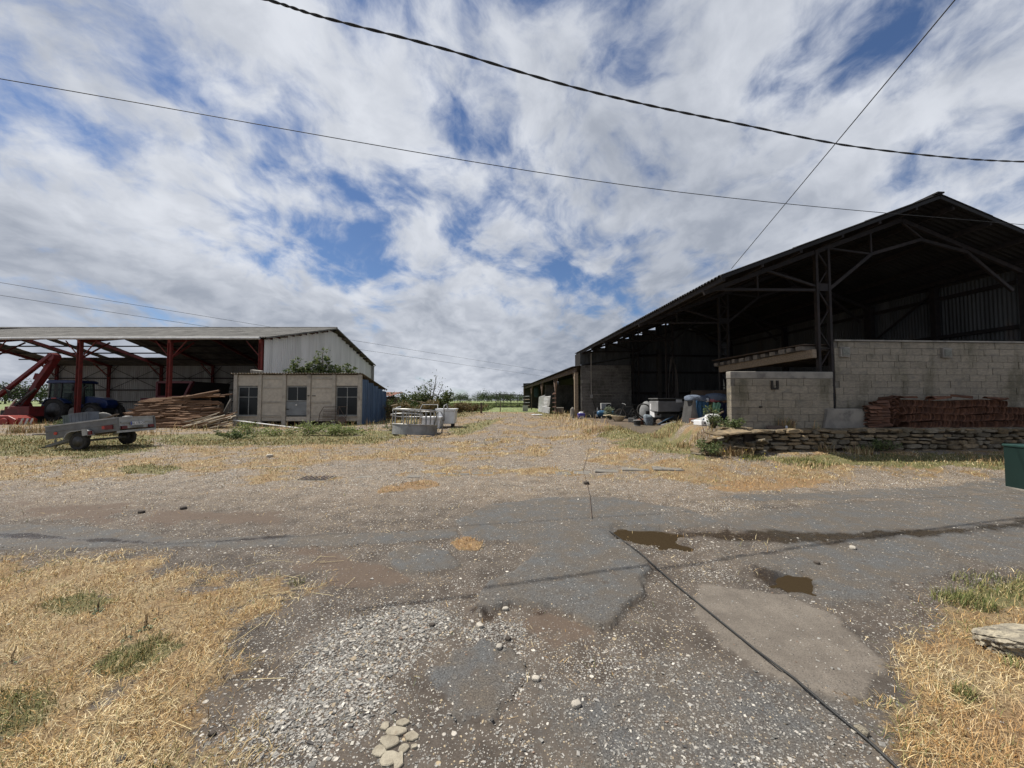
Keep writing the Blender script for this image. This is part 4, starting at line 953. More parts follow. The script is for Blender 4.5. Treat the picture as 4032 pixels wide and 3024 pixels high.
def crate(L, Wd, H, mat, nm, lb):
    mb = MB(); t = .02
    mb.b2(-L / 2, L / 2, -Wd / 2, Wd / 2, 0, t)
    for s in (-1, 1): mb.b2(-L / 2, L / 2, s * Wd / 2 - t / 2, s * Wd / 2 + t / 2, t, H); mb.b2(s * L / 2 - t / 2, s * L / 2 + t / 2, -Wd / 2 + t, Wd / 2 - t, t, H)
    mb.b2(-L / 2 - .02, L / 2 + .02, -Wd / 2 - .02, -Wd / 2 + .02, H - .03, H); mb.b2(-L / 2 - .02, L / 2 + .02, Wd / 2 - .02, Wd / 2 + .02, H - .03, H)
    for k in range(5): mb.b2(-L / 2 + (k + .5) * L / 5 - .01, -L / 2 + (k + .5) * L / 5 + .01, -Wd / 2 - .02, -Wd / 2, .02, H - .03)
    return mb.build(nm, mat, label=lb, cat='crate')
on_tr(crate(.55, .4, .62, m_grey, 'plastic_crate', 'tall blue-grey plastic crate standing in the trailer'), (-.30, -.1, .36), (0, 0, .1))
on_tr(crate(.40, .45, .60, M('greenish_crate', (.13, .155, .145), (.09, .11, .10), 4, .6), 'plastic_crate', 'narrow greenish plastic crate at the front end of the trailer'), (-.72, .05, .36), (0, 0, .05))
on_tr(crate(.6, .4, .42, M('pale_bin', (.24, .255, .26), (.18, .19, .2), 4, .6), 'plastic_crate', 'pale grey bin lying among scrap in the trailer middle'), (.25, .35, .28), (.1, .05, .3))
o = MB().lathe([(.001, 0), (.28, .0), (.33, .02), (.33, .05), (.28, .04), (.001, .03)], 22, 'y').build('steel_disc', M('pale_disc', (.26, .25, .22), (.18, .17, .15), 5, .6), smooth=True, label='round pale disc propped behind the crate in the trailer', cat='disc'); on_tr(o, (-.08, .3, .62), (.3, 0, .2))
random.seed(4)
for i, lb in enumerate(('dark branch lying across the trailer scrap', 'thin dark rod poking over the trailer front low down', 'thin dark rod poking over the trailer front higher up', 'bent dark strip among the trailer scrap', 'short dark board in the trailer scrap', 'light torn board at the trailer tail', 'black bag of scrap in the trailer tail')):
    if i in (1, 2): pts = [T(-1.2, -.5 + i * .3, .30 + .12 * (i - 1)), T(-1.6, -.45 + i * .3, .42 + .1 * (i - 1)), T(-2.0 + .25 * (i - 1), -.4 + i * .3, .44 + .1 * (i - 1))]; MB().tube([T(-.6, -.5 + i * .3, .27 + .1 * (i - 1))] + pts, .02, 6).build('rod', m_black, label=lb, cat='rod'); continue
    if i == 6:
        mb = MB(); mb.lathe([(.001, .25), (.32, .25), (.40, .38), (.30, .55), (.12, .70), (.001, .72)], 14); o = mb.build('scrap_bag', m_black, smooth=True, label=lb, cat='bag'); on_tr(o, (.85, .15, 0), (.1, .1, 0)); continue
    p = [(.1, -.2, .62), None, None, (.35, -.3, .55), (.45, .1, .60), (.75, -.35, .66)][i]; L = [1.2, 0, 0, .9, .8, .6][i]
    pts = [T(p[0] - L / 2, p[1], p[2] + random.uniform(-.05, .1)), T(p[0], p[1] + .05, p[2] + random.uniform(0, .08)), T(p[0] + L / 2, p[1] + random.uniform(-.1, .1), p[2] + random.uniform(-.1, .12))]
    if i in (4, 5): MB().bar(pts[0], pts[2], .12, .03).build('board', m_wooddk if i == 4 else m_wood, label=lb, cat='board')
    else: MB().tube(pts, .022, 6).build('branch', m_wooddk, label=lb, cat='branch')
# ------------------------------------------------------------------ tractor under the shed
m_tb = M('dark_blue_paint', (.012, .028, .10), (.010, .020, .07), 3, .35, .03, 40, 0)
m_cabg = bpy.data.materials.new('cab_glass'); m_cabg.use_nodes = True
_n = m_cabg.node_tree; _pb = _n.nodes['Principled BSDF']; _pb.inputs['Base Color'].default_value = (.06, .085, .08, 1); _pb.inputs['Roughness'].default_value = .05
_tr = _n.nodes.new('ShaderNodeBsdfTransparent'); _tr.inputs[0].default_value = (.62, .72, .66, 1); _mx = _n.nodes.new('ShaderNodeMixShader'); _mx.inputs[0].default_value = .28
_n.links.new(_tr.outputs[0], _mx.inputs[1]); _n.links.new(_pb.outputs[0], _mx.inputs[2]); _n.links.new(_mx.outputs[0], _n.nodes['Material Output'].inputs[0])
tc = thing('tractor', 'dark blue tractor with glazed cab parked behind the first red shed columns', 'tractor', (-34.0, 29.75, .05), (0, 0, 0))
for s in (-1, 1):
    wheel(tc, (-.1, s * .88, .88), .88, .5, lug=True); wheel(tc, (2.55, s * .85, .66), .66, .42, lug=True)
    mb = MB(); pts = [(-1.0, .95), (-.95, 1.35), (-.65, 1.68), (-.1, 1.82), (.45, 1.68), (.8, 1.4)]
    for a, b in zip(pts, pts[1:]): mb.bar((a[0], s * .86, a[1]), (b[0], s * .86, b[1]), .55, .05)
    f = mb.build('fender', m_tb, tc); MB().b2(-.2, .15, s * 1.1, s * 1.15, 1.74, 1.80).build('fender_lamp', m_lorg, f)
    mb = MB(); pts = [(2.0, 1.15), (2.25, 1.38), (2.6, 1.43), (2.95, 1.3)]
    for a, b in zip(pts, pts[1:]): mb.bar((a[0], s * .85, a[1]), (b[0], s * .85, b[1]), .4, .03)
    mb.build('fender', m_black, tc)
mb = MB(); mb.prism([(1.05, -.42, 1.05), (3.05, -.42, 1.0), (3.22, -.42, 1.25), (3.1, -.42, 1.62), (2.6, -.42, 1.80), (1.05, -.42, 1.95)], (0, .84, 0)); mb.build('hood', m_tb, tc, bevel=.05)
mb = MB(); mb.b2(-.6, 3.0, -.3, .3, .55, 1.05); mb.b2(-.7, .95, -.5, .5, .9, 1.25); mb.build('chassis', m_black, tc)
mb = MB()
for (x, y) in ((-.85, -.78), (-.85, .78), (1.0, -.72), (1.0, .72), (.1, -.80), (.1, .80)):
    mb.bar((x, y, 1.25), (x * .92, y * .93, 2.9), .07, .09, (0, 1, 0))
for s in (-1, 1): mb.bar((-.85, s * .78, 1.45), (1.0, s * .72, 1.25), .06, .12)
mb.build('cab_frame', m_black, tc)
mb = MB(); mb.prism([(-1.05, -.82, 2.88), (1.15, -.82, 2.90), (1.22, -.82, 3.0), (1.0, -.82, 3.13), (-.9, -.82, 3.15), (-1.1, -.82, 3.02)], (0, 1.64, 0)); mb.build('cab_roof', m_tb, tc, bevel=.06)
for s in (-1, 1):
    MB().add([(-.82, s * .775, 1.5), (.08, s * .79, 1.4), (.08, s * .75, 2.88), (-.78, s * .735, 2.88)], [(0, 1, 2, 3)]).build('window', m_cabg, tc)
    MB().add([(.12, s * .79, 1.3), (.98, s * .715, 1.3), (.9, s * .68, 2.88), (.12, s * .75, 2.88)], [(0, 1, 2, 3)]).build('window', m_cabg, tc)
MB().add([(1.0, -.68, 1.5), (1.0, .68, 1.5), (.93, .66, 2.88), (.93, -.66, 2.88)], [(0, 1, 2, 3)]).build('windscreen', m_cabg, tc)
MB().add([(-.86, -.74, 1.5), (-.86, .74, 1.5), (-.8, .7, 2.88), (-.8, -.7, 2.88)], [(0, 1, 2, 3)]).build('rear_window', m_cabg, tc)
mb = MB(); mb.b2(-.35, .1, -.25, .25, 1.35, 1.55); mb.b2(-.40, -.28, -.25, .25, 1.55, 2.2); mb.build('seat', m_black, tc, bevel=.05)
mb = MB(); mb.tube([(1.45, -.5, 1.3), (1.45, -.5, 2.45), (1.52, -.5, 2.6), (1.72, -.5, 2.68)], [.09, .08, .07, .06], 10); mb.build('exhaust', m_black, tc, smooth=True)
MB().tube([(1.0, -.75, 2.6), (1.25, -.95, 2.62)], .02, 5).build('mirror_arm', m_black, tc); MB().b2(1.22, 1.26, -1.08, -.88, 2.3, 2.62).build('mirror', m_black, tc)
MB().lathe([(.001, -.02), (.36, -.02), (.38, .02), (.001, .03)], 20, 'y', (1.55, -1.2, .72)).build('side_disc', M('pale_disc', (.26, .25, .22)), tc)
# ------------------------------------------------------------------ hedge cutter with folded arms
m_hr = M('orange_red_paint', (.30, .032, .02), (.2, .025, .018), 3, .45, .05, 40, 0)
m_hd = M('dark_red_paint', (.15, .02, .02), (.09, .016, .016), 3, .5, .05, 40, 0)
hc = thing('hedge_cutter', 'red hydraulic hedge cutter with two folded arms at the end of the shed', 'hedge cutter', (-34.5, 27.0, 0), world=True)
A, Bq = W(72, 1625, 27.0), W(222, 1406, 27.3)
mb = MB(); mb.bar(A, A + (Bq - A) * .55, 0.30, .34, (0, 1, 0)); mb.bar(A + (Bq - A) * .50, Bq, .30, .44, (0, 1, 0)); mb.bar(A + (Bq - A) * .3 + Vector((-.2, 0, .2)), A + (Bq - A) * .8 + Vector((-.22, 0, .2)), .08, .10, (0, 1, 0)); mb.bar(A + (Bq - A) * .52 + Vector((-.15, 0, .25)), A + (Bq - A) * .62 + Vector((-.25, 0, .3)), .36, .2, (0, 1, 0)); mb.build('main_arm', m_hd, hc, bevel=.03)
C1, C2 = W(205, 1395, 27.0), W(-60, 1602, 26.4)
mb = MB(); mb.bar(C1, C2, .22, .25, (0, 1, 0)); mb.build('second_arm', m_hd, hc, bevel=.03)
mb = MB(); mb.lathe([(.001, -.24), (.27, -.24), (.27, .24), (.001, .24)], 18, 'y', W(212, 1406, 27.15)); mb.build('elbow_joint', m_hd, hc)
MB().tube([A + Vector((.2, -.35, .5)), A + (Bq - A) * .45 + Vector((.4, -.3, -.1))], .08, 8).build('hydraulic_ram', m_black, hc)
for k in range(7):
    p, q = W(30 + k * 4, 1555 + 6 * k, 26.6), W(108 + k * 3, 1530 + 3 * k, 26.9); md = (p + q) / 2 + Vector((0, -.1, .35 - .14 * k))
    MB().tube([p, p * .6 + md * .4 + Vector((0, 0, .1)), md, q], .03, 5).build('hose', m_black, hc)
for k in range(3): MB().tube([W(-20, 1545 - 8 * k, 26.3), W(12, 1528 - 6 * k, 26.3), W(38, 1540 + 8 * k, 26.4)], .03, 5).build('hose', m_black, hc)
b0, b1 = W(30, 1640, 26.8), W(128, 1600, 26.8)
mb = MB(); mb.b2(b0.x, b1.x, 26.6, 27.5, b0.z, b1.z); mb.prism([(A.x - .9, 26.7, b0.z), (A.x + .7, 26.7, b0.z), (A.x + .3, 26.7, b1.z + .25), (A.x - .1, 26.7, b1.z + .25)], (0, .8, 0)); mb.build('slew_base', m_hd, hc, bevel=.03)
h0, h1 = W(-70, 1680, 25.6), W(92, 1636, 25.6)
mb = MB(); mb.prism([(h0.x, 25.2, h0.z), (h1.x, 25.2, h0.z), (h1.x, 25.2, h1.z - .25), (h1.x - .5, 25.2, h1.z), (h0.x, 25.2, h1.z)], (0, 1.2, 0)); hh = mb.build('flail_head', m_hr, hc, bevel=.05)
mb = MB(); mb.lathe([(.001, -.04), (.26, -.04), (.30, .0), (.26, .06), (.001, .07)], 18, 'y', W(14, 1664, 25.15)); mb.build('end_cover', m_hr, hh)
mb = MB(); mb.b2(h1.x + .03, h1.x + 1.0, 25.3, 25.35, h0.z + .05, h1.z - .15); bd = mb.build('marker_board', M('board_red', (.30, .03, .03), (.22, .025, .025), 4, .5), hc)
for k in range(3):
    x = h1.x + .1 + k * .32; MB().add([(x, 25.285, h0.z + .07), (x + .15, 25.285, h0.z + .07), (x + .36, 25.285, h1.z - .17), (x + .21, 25.285, h1.z - .17)], [(0, 1, 2, 3)]).build('white_stripe', M('stripe_white', (.5, .5, .48)), bd)
MB().tube([W(33, 1608, 26.2), W(65, 1570, 26.2)], .04, 6).build('pale_rod', M('pale_rod', (.4, .4, .36)), hc)
# dark skid beside it
MB().b2(-36.9, -34.9, 27.8, 29, .1, .95).build('steel_tank', m_black, bevel=.05, label='black steel tank on the ground beside the hedge cutter', cat='tank')
# ------------------------------------------------------------------ maroon forage wagon
m_mar = M('maroon_paint', (.11, .022, .026), (.075, .018, .022), 3, .5, .05, 40, 0)
wg = thing('forage_wagon', 'maroon farm wagon with black sides and an open frame, under the shed behind the stakes', 'wagon', (-27, 32, 0), world=True)
mb = MB(); x0, x1, z0, z1, y = -28.5, -25.75, 1.95, 3.12, 31.0
mb.bar((x0, y, z1), (x1 + .1, y, z1), .16, .26, (0, 1, 0)); mb.bar((x0, y, z0), (x1 - .5, y, z0), .16, .26, (0, 1, 0)); mb.bar((x0, y, z0 - .1), (x0, y, z1), .16, .26, (0, 1, 0)); mb.bar((x1 - .55, y, z0), (x1, y, z1), .16, .30, (0, 1, 0)); mb.build('front_frame', m_mar, wg)
mb = MB(); mb.prism([(x1 - .6, 31.1, .9), (x1 - .5, 31.1, 1.9), (x1, 31.1, 3.18), (x1, 35.2, 3.18), (x1 - .6, 35.2, .9)], (-.06, 0, 0)); mb.b2(x0, x1 - .1, 35.1, 35.2, .9, 3.18); mb.b2(x0, x0 + .06, 31.1, 35.2, .9, 3.18); mb.b2(x0, x1 - .6, 31.1, 35.2, .85, .95); mb.build('black_panels', m_black, wg)
MB().b2(x0 - 1.3, x0 + .3, 30.9, 31.4, 1.5, 1.85).build('feed_chute', m_mar, wg); mb = MB(); mb.b2(x0, x1 - .7, 30.95, 31.05, .9, 1.8); mb.build('lower_panel', m_mar, wg)
for xx in (-28.1, -26.6): wheel(wg, (xx, 31.2, .5), .5, .35)
# ------------------------------------------------------------------ ring feeder and white tanks
m_gv = M('galvanised_tube', (.42, .42, .41), (.30, .30, .295), 5, .45, .05, 40, .05, metal=.5)
m_gvd = M('dull_galvanised_band', (.30, .305, .305), (.20, .205, .205), 2, .6, .08, 40, .05, metal=.3, c3=(.16, .10, .07), s3=2, t3=(.58, .75))
fz = gzf(-4.34, 17.2)
rf = thing('ring_feeder', 'round galvanised cattle ring feeder with upright bars standing in dry grass', 'feeder', (-4.34, 17.25, fz), (R(-4), R(2.0), 0))
RF = .98; ring = lambda r, z, a0=0, a1=360, n=40: [(r * math.cos(R(a0 + (a1 - a0) * i / n)), r * math.sin(R(a0 + (a1 - a0) * i / n)), z(a0 + (a1 - a0) * i / n) if callable(z) else z) for i in range(n + (a1 - a0 < 360))]
mb = MB(); pts = ring(RF, 0, 0, 360, 44)
for a, b in zip(pts, pts[1:] + pts[:1]): mb.add([a, b, (b[0], b[1], .42), (a[0], a[1], .42)], [(0, 1, 2, 3)])
mb.build('band', m_gvd, rf)
MB().tube(ring(RF, .43), .028, 6, closed=True).build('lower_ring', m_gv, rf, smooth=True)
MB().tube(ring(RF + .01, 1.06), .038, 6, closed=True).build('top_ring', m_gv, rf, smooth=True)
MB().tube([(-RF - .02, -.15, 1.0), (-RF - .04, .1, 1.05), (-RF + .02, .35, 1.17), (-RF + .14, .5, 1.22)], .034, 6).build('bent_end', m_gv, rf, smooth=True)
for k in range(26):
    a = R(k * 360 / 26 + 4)
    if 150 < k * 360 / 26 < 250 and k % 2: continue
    MB().tube([(RF * math.cos(a), RF * math.sin(a), .43), (RF * math.cos(a), RF * math.sin(a), 1.06)], .022, 5).build('bar', m_gvd, rf)
mb = MB(); mb.tube([(.93, -.38, .45), (1.02, -.36, 1.02), (1.15, -.25, 1.05), (1.27, -.2, .85), (1.24, -.18, .1)], .03, 6); mb.build('gate_loop', m_gvd, rf, smooth=True)
MB().tube([(.15, -.2, .99), (.2, .3, 1.35), (.9, .3, 1.37), (1.0, -.2, .99)], .02, 5).build('hoop', m_gvd, rf)
m_wp = M('white_enamel', (.72, .72, .72), (.60, .60, .60), 2, .45, .03, 40, .03, c3=(.45, .45, .44), s3=2, t3=(.6, .85))
def tank(nm, lb, px0, px1, pyt, pyb, d, leg, dep):
    a, b = W(px0, pyt, d), W(px1, pyb, d); g = gzf((a.x + b.x) / 2, d)
    t = thing(nm, lb, 'tank', ((a.x + b.x) / 2, d, g), world=True)
    zt, zb = a.z, max(b.z, g + leg); x0, x1 = a.x, b.x; ins = .06
    mb = MB(); mb.prism([(x0 + ins, d, zt - .14), (x0 + ins + .05, d, zb), (x1 - ins - .05, d, zb), (x1 - ins, d, zt - .14)], (0, dep, 0)); mb.build('body', m_wp, t, bevel=.03)
    mb = MB(); mb.add([(x0 + ins, d - .03, zt - .14), (x1 - ins, d - .03, zt - .14), (x1, d - .04, zt - .02), (x0, d - .04, zt - .02)] + [(x0 + ins, d + dep + .03, zt - .14), (x1 - ins, d + dep + .03, zt - .14), (x1, d + dep + .04, zt - .02), (x0, d + dep + .04, zt - .02)], [(0, 1, 2, 3), (5, 4, 7, 6), (1, 5, 6, 2), (4, 0, 3, 7), (3, 2, 6, 7), (0, 4, 5, 1)]); mb.build('lid', m_wp, t, bevel=.015)
    if leg:
        for xx in (x0 + .2, x1 - .25):
            for yy in (d + .08, d + dep - .1): MB().b2(xx - .05, xx + .05, yy, yy + .08, g - .05, zb).build('leg', m_rust, t)
    return t, x0, x1, zt, zb
t1, x0, x1, zt, zb = tank('white_tank', 'taller white enamel tank on short legs with a grey pump handle', 1713, 1797, 1608, 1680, 20.2, .2, .8)
xx = x0 + .48; MB().tube([(xx, 20.1, zb + .15), (xx, 20.1, zt + .02), (xx + .02, 20.12, zt + .14), (xx + .12, 20.25, zt + .22), (xx + .16, 20.3, zt - .02)], .035, 6).build('pump_handle', m_gvd, t1, smooth=True)
tank('white_tank', 'lower white tank half hidden behind the ring feeder', 1656, 1738, 1640, 1688, 19.7, .0, .8)
MB().tube([W(1588, 1635, 20.5) + Vector((0, .4 * math.sin(a), 0)) + Vector((.85 * math.cos(a) + .2, .2 * math.sin(a), -.12 * math.sin(a))) for a in np.linspace(0, 6.28, 20)[:-1]], .03, 6, closed=True).build('steel_hoop', m_gv, smooth=True, label='loose white steel hoop lying tilted behind the ring feeder', cat='hoop')
# ------------------------------------------------------------------ field gate and fence posts
gt = thing('field_gate', 'dark tubular steel field gate hanging from the end of the lean-to', 'gate', (-.5, 41.5, .4), world=True)
ga, gb = W(1953, 1553, 41.5), W(2066, 1556, 44); g0, g1 = W(1953, 1600, 41.5), W(2066, 1603, 44)
mg = M('dark_gate_steel', (.035, .033, .032), (.05, .045, .04), 6, .7)
for k in range(4):
    q = (0, .45, .68, 1)[k]; MB().tube([ga.lerp(g0, q), gb.lerp(g1, q)], .045 if k in (0, 3) else .03, 6).build('rail', mg, gt)
for k in range(5):
    q = k / 4; MB().tube([ga.lerp(gb, q), g0.lerp(g1, q)], .045 if k in (0, 4) else .028, 6).build('upright', mg, gt)
MB().tube([W(1972, 1580, 40.8), W(1969, 1632, 40.8)], .045, 6).build('prop', m_iron, gt)
g2 = thing('metal_hurdle', 'short grey tubular hurdle standing against the first lean-to bay', 'hurdle', (2.3, 44, .4), world=True)
for k in range(5): a = W(2062, 1561 + 12 * k, 45); MB().bar(a, a + Vector((.62, -1.4, .02)), .05, .07).build('rail', m_wood if k % 2 else m_gvd, g2)
MB().tube([W(2062, 1558, 45), W(2062, 1612, 45)], .04, 6).build('upright', mg, g2)
o = MB().corr(W(2058, 1596, 43.5), (.6, .1, 0), (0, .1, -.9), (0, -1, 0), 5, .02, 4).build('tin_sheet', m_galv, label='small pale tin sheet standing by the field gate', cat='metal sheet')
g3 = thing('slatted_gate', 'narrow slatted gate tied to a lean-to post beside the bright corrugated sheets', 'gate', (3.75, 33.9, .4), world=True)
for k in range(5): a = W(2176, 1551 + 17 * k, 33.6); MB().bar(a, a + Vector((.26, -.4, .03)), .05, .08).build('rail', m_woodrd, g3)
MB().tube([W(2176, 1556, 33.6), W(2180, 1548, 33.5), W(2188, 1547, 33.4)], .035, 6).build('bent_rail', m_woodrd, g3)
for (px, py0, py1, d, w, lb) in ((1752, 1574, 1606, 33, .26, 'thick dark fence post beside the bush'), (1761, 1572, 1602, 34, .20, 'pale split fence post just behind the thick dark post'), (1815, 1584, 1603, 40, .30, 'stubby dark fence post at the field edge by the bush'), (1895, 1585, 1614, 37, .18, 'thin leaning fence post at the field edge by the gate'), (1903, 1583, 1600, 55, .1, 'thin far stake standing in the green field')):
    a, b = W(px, py0, d), W(px, py1, d); b.z = min(b.z, gzf(b.x, b.y)); MB().bar(b, a, w, w * .9, (0, 1, 0)).build('fence_post', M('grey_bark', (.16, .145, .125)) if 'pale' in lb else m_wooddk, bevel=.02, label=lb, cat='fence post')
for a, b, d in (((1619, 1577), (1674, 1586), 30), ((1540, 1598), (1565, 1593), 27)):
    MB().tube([W(*a, d), W(*b, d)], .05, 6).build('wooden_rail', m_wood, label='pale rail lying in the scrub beside the bush' if d == 30 else 'pale rail beside the low tin shed', cat='rail')
# ------------------------------------------------------------------ utility box, rock, cable on the ground
ub = thing('utility_box', 'green utility cabinet with body coloured as in shade and lid as lit, at the road edge', 'cabinet', (9.4, 7.1, 0), (0, 0, R(-6)))
m_ug = M('shade_green_paint', (.007, .022, .019), (.006, .019, .016), 2, .5, .06, 200, 0); m_ugl = M('lit_green_lid', (.014, .042, .036), (.012, .038, .032), 2, .5, .06, 200, 0)  # body green darkened to paint in shade, lid green lighter as if lit
bx0 = G(3942, 1938); ub.location = (bx0.x + .50, bx0.y - .05, bx0.z); 
MB().b2(0, .95, 0, .42, 0, .78).build('body', m_ug, ub, bevel=.012); MB().b2(-.015, .965, -.015, .435, .78, .83).build('lid', m_ugl, ub, bevel=.015); MB().b2(-.03, .98, -.03, .45, -.05, .03).build('base', m_conc, ub); MB().b2(.46, .49, -.004, .0, .05, .76).build('door_seam', m_black, ub)
def rock(name, lb, c, size, seed, mat, cat='rock', group=None, rz=0, sub=3):
    import bmesh
    bm = bmesh.new(); bmesh.ops.create_icosphere(bm, subdivisions=sub, radius=.5); rg = np.random.default_rng(seed); off = rg.random(3) * 50
    for v in bm.verts:
        p = v.co; n = float(fbm(np.array([p.x * 2.2 + off[0] + p.z]), np.array([p.y * 2.2 + off[1] - p.z]), 4)[0]); k = .72 + .56 * n
        q = Vector((math.copysign(abs(p.x * 2) ** .7, p.x) / 2, math.copysign(abs(p.y * 2) ** .7, p.y) / 2, math.copysign(abs(p.z * 2) ** .6, p.z) / 2))
        v.co = q * k
    me = bpy.data.meshes.new(name); bm.to_mesh(me); bm.free(); me.materials.append(mat)
    return link(name, me, None, loc=c, rot=(0, 0, rz), scale=size, label=lb, cat=cat, group=group)
m_rock = M('lichened_rock', (.42, .37, .27), (.22, .195, .15), 7, .95, .8, 30, 0, c3=(.07, .062, .055), s3=5, t3=(.50, .66))
p = G(3960, 2600); bo = rock('boulder', 'long grey lichened rock lying on the dry grass by the road', (p.x + .33, p.y + .06, p.z + .06), (.68, .27, .17), 3, m_rock, rz=R(-8), sub=5)
for v in bo.data.vertices:           # split, layered faces
    q = v.co; lay = math.floor((q.z + .08 * math.sin(q.x * 7)) * 7) / 7; ins = .10 * (math.sin(lay * 40) * .5 + .5); n_ = float(fbm(np.array([q.x * 9 + 3]), np.array([q.y * 9 + q.z * 14]), 4)[0]) - .5
    v.co = Vector((q.x * (1 - ins * .5) + n_ * .10, q.y * (1 - ins) + n_ * .16, q.z * .7 + lay * .3 + n_ * .10))
pts = []
for (px, py) in ((2330, 2055), (2355, 2072), (2400, 2090), (2520, 2190), (2650, 2300), (2800, 2430), (2970, 2570), (3130, 2705), (3290, 2840), (3420, 2945), (3560, 3075), (3700, 3220)):
    g = G(px, py); g.z = float(ground_z(g.x, g.y)[0]) + .016; pts.append(g)
MB().tube(pts[2:], .0068, 6).build('ground_cable', m_black, smooth=True, label='black cable lying across the gravel yard', cat='cable')
pts = []
for (px, py) in ((2318, 1765), (2312, 1800), (2300, 1840), (2296, 1858), (2310, 1900), (2322, 1960), (2330, 2050)):
    g = G(px, py); g.z = float(ground_z(g.x, g.y)[0]) + .02; pts.append(g)
MB().tube(pts, .0045, 5).build('dry_bramble_stem', m_wooddk, label='thin dark bramble stem trailing on the ground beyond the cable', cat='stem')
# kerb pieces flush in the yard
random.seed(13); m_kerb = M('worn_kerb_concrete', (.18, .165, .14), (.12, .11, .095), 8, .92, .4, 60, .12)
kp = [(1450, 1636, 1873), (1600, 1660, 1876), (1682, 1716, 1868), (1716, 1758, 1866), (1762, 1800, 1867), (1802, 1850, 1868), (1858, 1900, 1865), (1902, 1945, 1866), (2185, 2250, 1866), (2255, 2330, 1862), (2340, 2440, 1856), (2445, 2560, 1850), (2565, 2690, 1847)]
for i, (a, b, py) in enumerate(kp):
    A_, B_ = G(a, py), G(b, py); 
    if i == 0: A_, B_ = G(1395, 1880), G(1470, 1876)
    z = max(float(ground_z(q.x, q.y)[0]) for q in (A_, B_, A_.lerp(B_, .5))); c = A_.lerp(B_, .5); L = (B_ - A_).length; wd = random.uniform(.2, .3) if i < 8 else random.uniform(.35, .5)
    MB().box((c.x, c.y, z - .041), (L * .93, wd * .8, .09), (random.uniform(-.02, .02), random.uniform(-.01, .01), math.atan2(B_.y - A_.y, B_.x - A_.x))).build('kerb_stone', m_kerb, bevel=.02, label='worn concrete kerb piece sunk flush in the yard' if i < 8 else 'wide pale concrete kerb slab sunk at the grass edge before the barn', cat='kerb', group='sunken yard kerb pieces' if i < 8 else 'kerb slabs by the grass')
dr = thing('drain_grate', 'small dark drain grate set in a pale concrete frame in the yard', 'drain', (0, 0, 0), world=True)
c = G(1243, 1886); z = float(ground_z(c.x, c.y)[0]); dr.location = (c.x, c.y, z)
dr['_w'] = 0
MB().b2(-.34, .34, -.24, .24, -.05, .006).build('frame', m_kerb, dr); MB().b2(-.28, .28, -.18, .18, -.02, .010).build('plate', m_black, dr)
for k in range(7): MB().b2(-.27 + k * .09 - .02, -.27 + k * .09 + .02, -.19, .19, .012, .02).build('bar', m_iron, dr)
# pale broken slab pieces in the near gravel
m_lime = M('cream_concrete_lump', (.33, .295, .225), (.23, .20, .15), 14, .95, .7, 40, .08, c3=(.22, .18, .13), s3=22, t3=(.60, .70))
for i, (px, py, sx, sy) in enumerate(((1585, 2855, .095, .07), (1515, 2872, .06, .06), (1560, 2890, .13, .085), (1620, 2908, .10, .085), (1535, 2925, .125, .10), (1590, 2953, .07, .07), (1490, 2965, .09, .08), (1530, 2995, .12, .11), (1570, 3005, .06, .12), (1632, 2948, .04, .035))):
    g = G(px, py); z = float(ground_z(g.x, g.y)[0]); n = 9; sx *= .78; sy *= .78; mb = MB(); pr = [(math.cos(2 * math.pi * k / n + .3 * i) * sx / 2 * random.uniform(.72, 1.22), math.sin(2 * math.pi * k / n + .3 * i) * sy / 2 * random.uniform(.72, 1.22)) for k in range(n)]
    mb.add([(a * 1.06, b * 1.06, -.02) for a, b in pr] + [(a, b, .003) for a, b in pr] + [(a * .9, b * .9, .006) for a, b in pr], [tuple(range(n))[::-1]] + [(r * n + k, r * n + (k + 1) % n, (r + 1) * n + (k + 1) % n, (r + 1) * n + k) for r in range(2) for k in range(n)] + [tuple(range(2 * n, 3 * n))])
    link('broken_slab_piece', mb.mesh('broken_slab_piece', m_lime), None, loc=(g.x, g.y, z + .004), label='flat cream broken slab piece set flush in the near gravel', cat='slab piece', group='cream broken slab pieces')
m_pst = M('pale_stone', (.46, .42, .35), (.36, .33, .28), 12, .9, .4, 60, .15)
m_dst = M('dark_clod', (.06, .05, .042), (.09, .075, .06), 12, .95, .6, 40, .1)
for i, (px, py, s, mt2, lb) in enumerate(((1990, 2398, .052, m_pst, 'pale angular stone on the broken asphalt edge'), (1595, 2483, .04, m_pst, 'yellowish stone lying on the slate gravel'), (1965, 2565, .05, m_pst, 'long cream stone below the asphalt hole'), (1890, 2470, .055, m_pst, 'cream stone in the gravel of the asphalt hole'), (2110, 2695, .045, m_pst, 'pale stone with dark shadow in the front gravel'), (2270, 2800, .05, m_pst, 'pale round stone in the front gravel'), (3358, 2167, .07, m_pst, 'white stone alone on the wet tarmac'), (3216, 2226, .06, m_dst, 'small grey stone on the wet tarmac'), (722, 2003, .11, m_dst, 'dark clod with a twig on the yard gravel'), (558, 2018, .09, m_dst, 'small dark clod near the twiggy clod'), (2308, 1906, .13, m_dst, 'dark clod at the foot of the bramble stem'), (1063, 1801, .2, m_pst, 'flat grey stone in the thin grass before the stakes'), (478, 3012, .045, m_dst, 'dark grey stone in the dry grass corner'), (834, 2905, .038, m_dst, 'brown earth clod with straw at the grass edge'), (1700, 2470, .045, m_dst, 'crumbled black asphalt lump beside the gravel'), (2000, 2520, .045, m_dst, 'black asphalt lump in the hole'), (3395, 2905, .06, m_rock, 'grey stone by the cable near the right grass'))):
    g = G(px, py); z = float(ground_z(g.x, g.y)[0]); rock('stone', lb, (g.x, g.y, z + s * .15), (s, s * .8, s * .55), 20 + i, mt2, 'stone', rz=i * .7, sub=2)
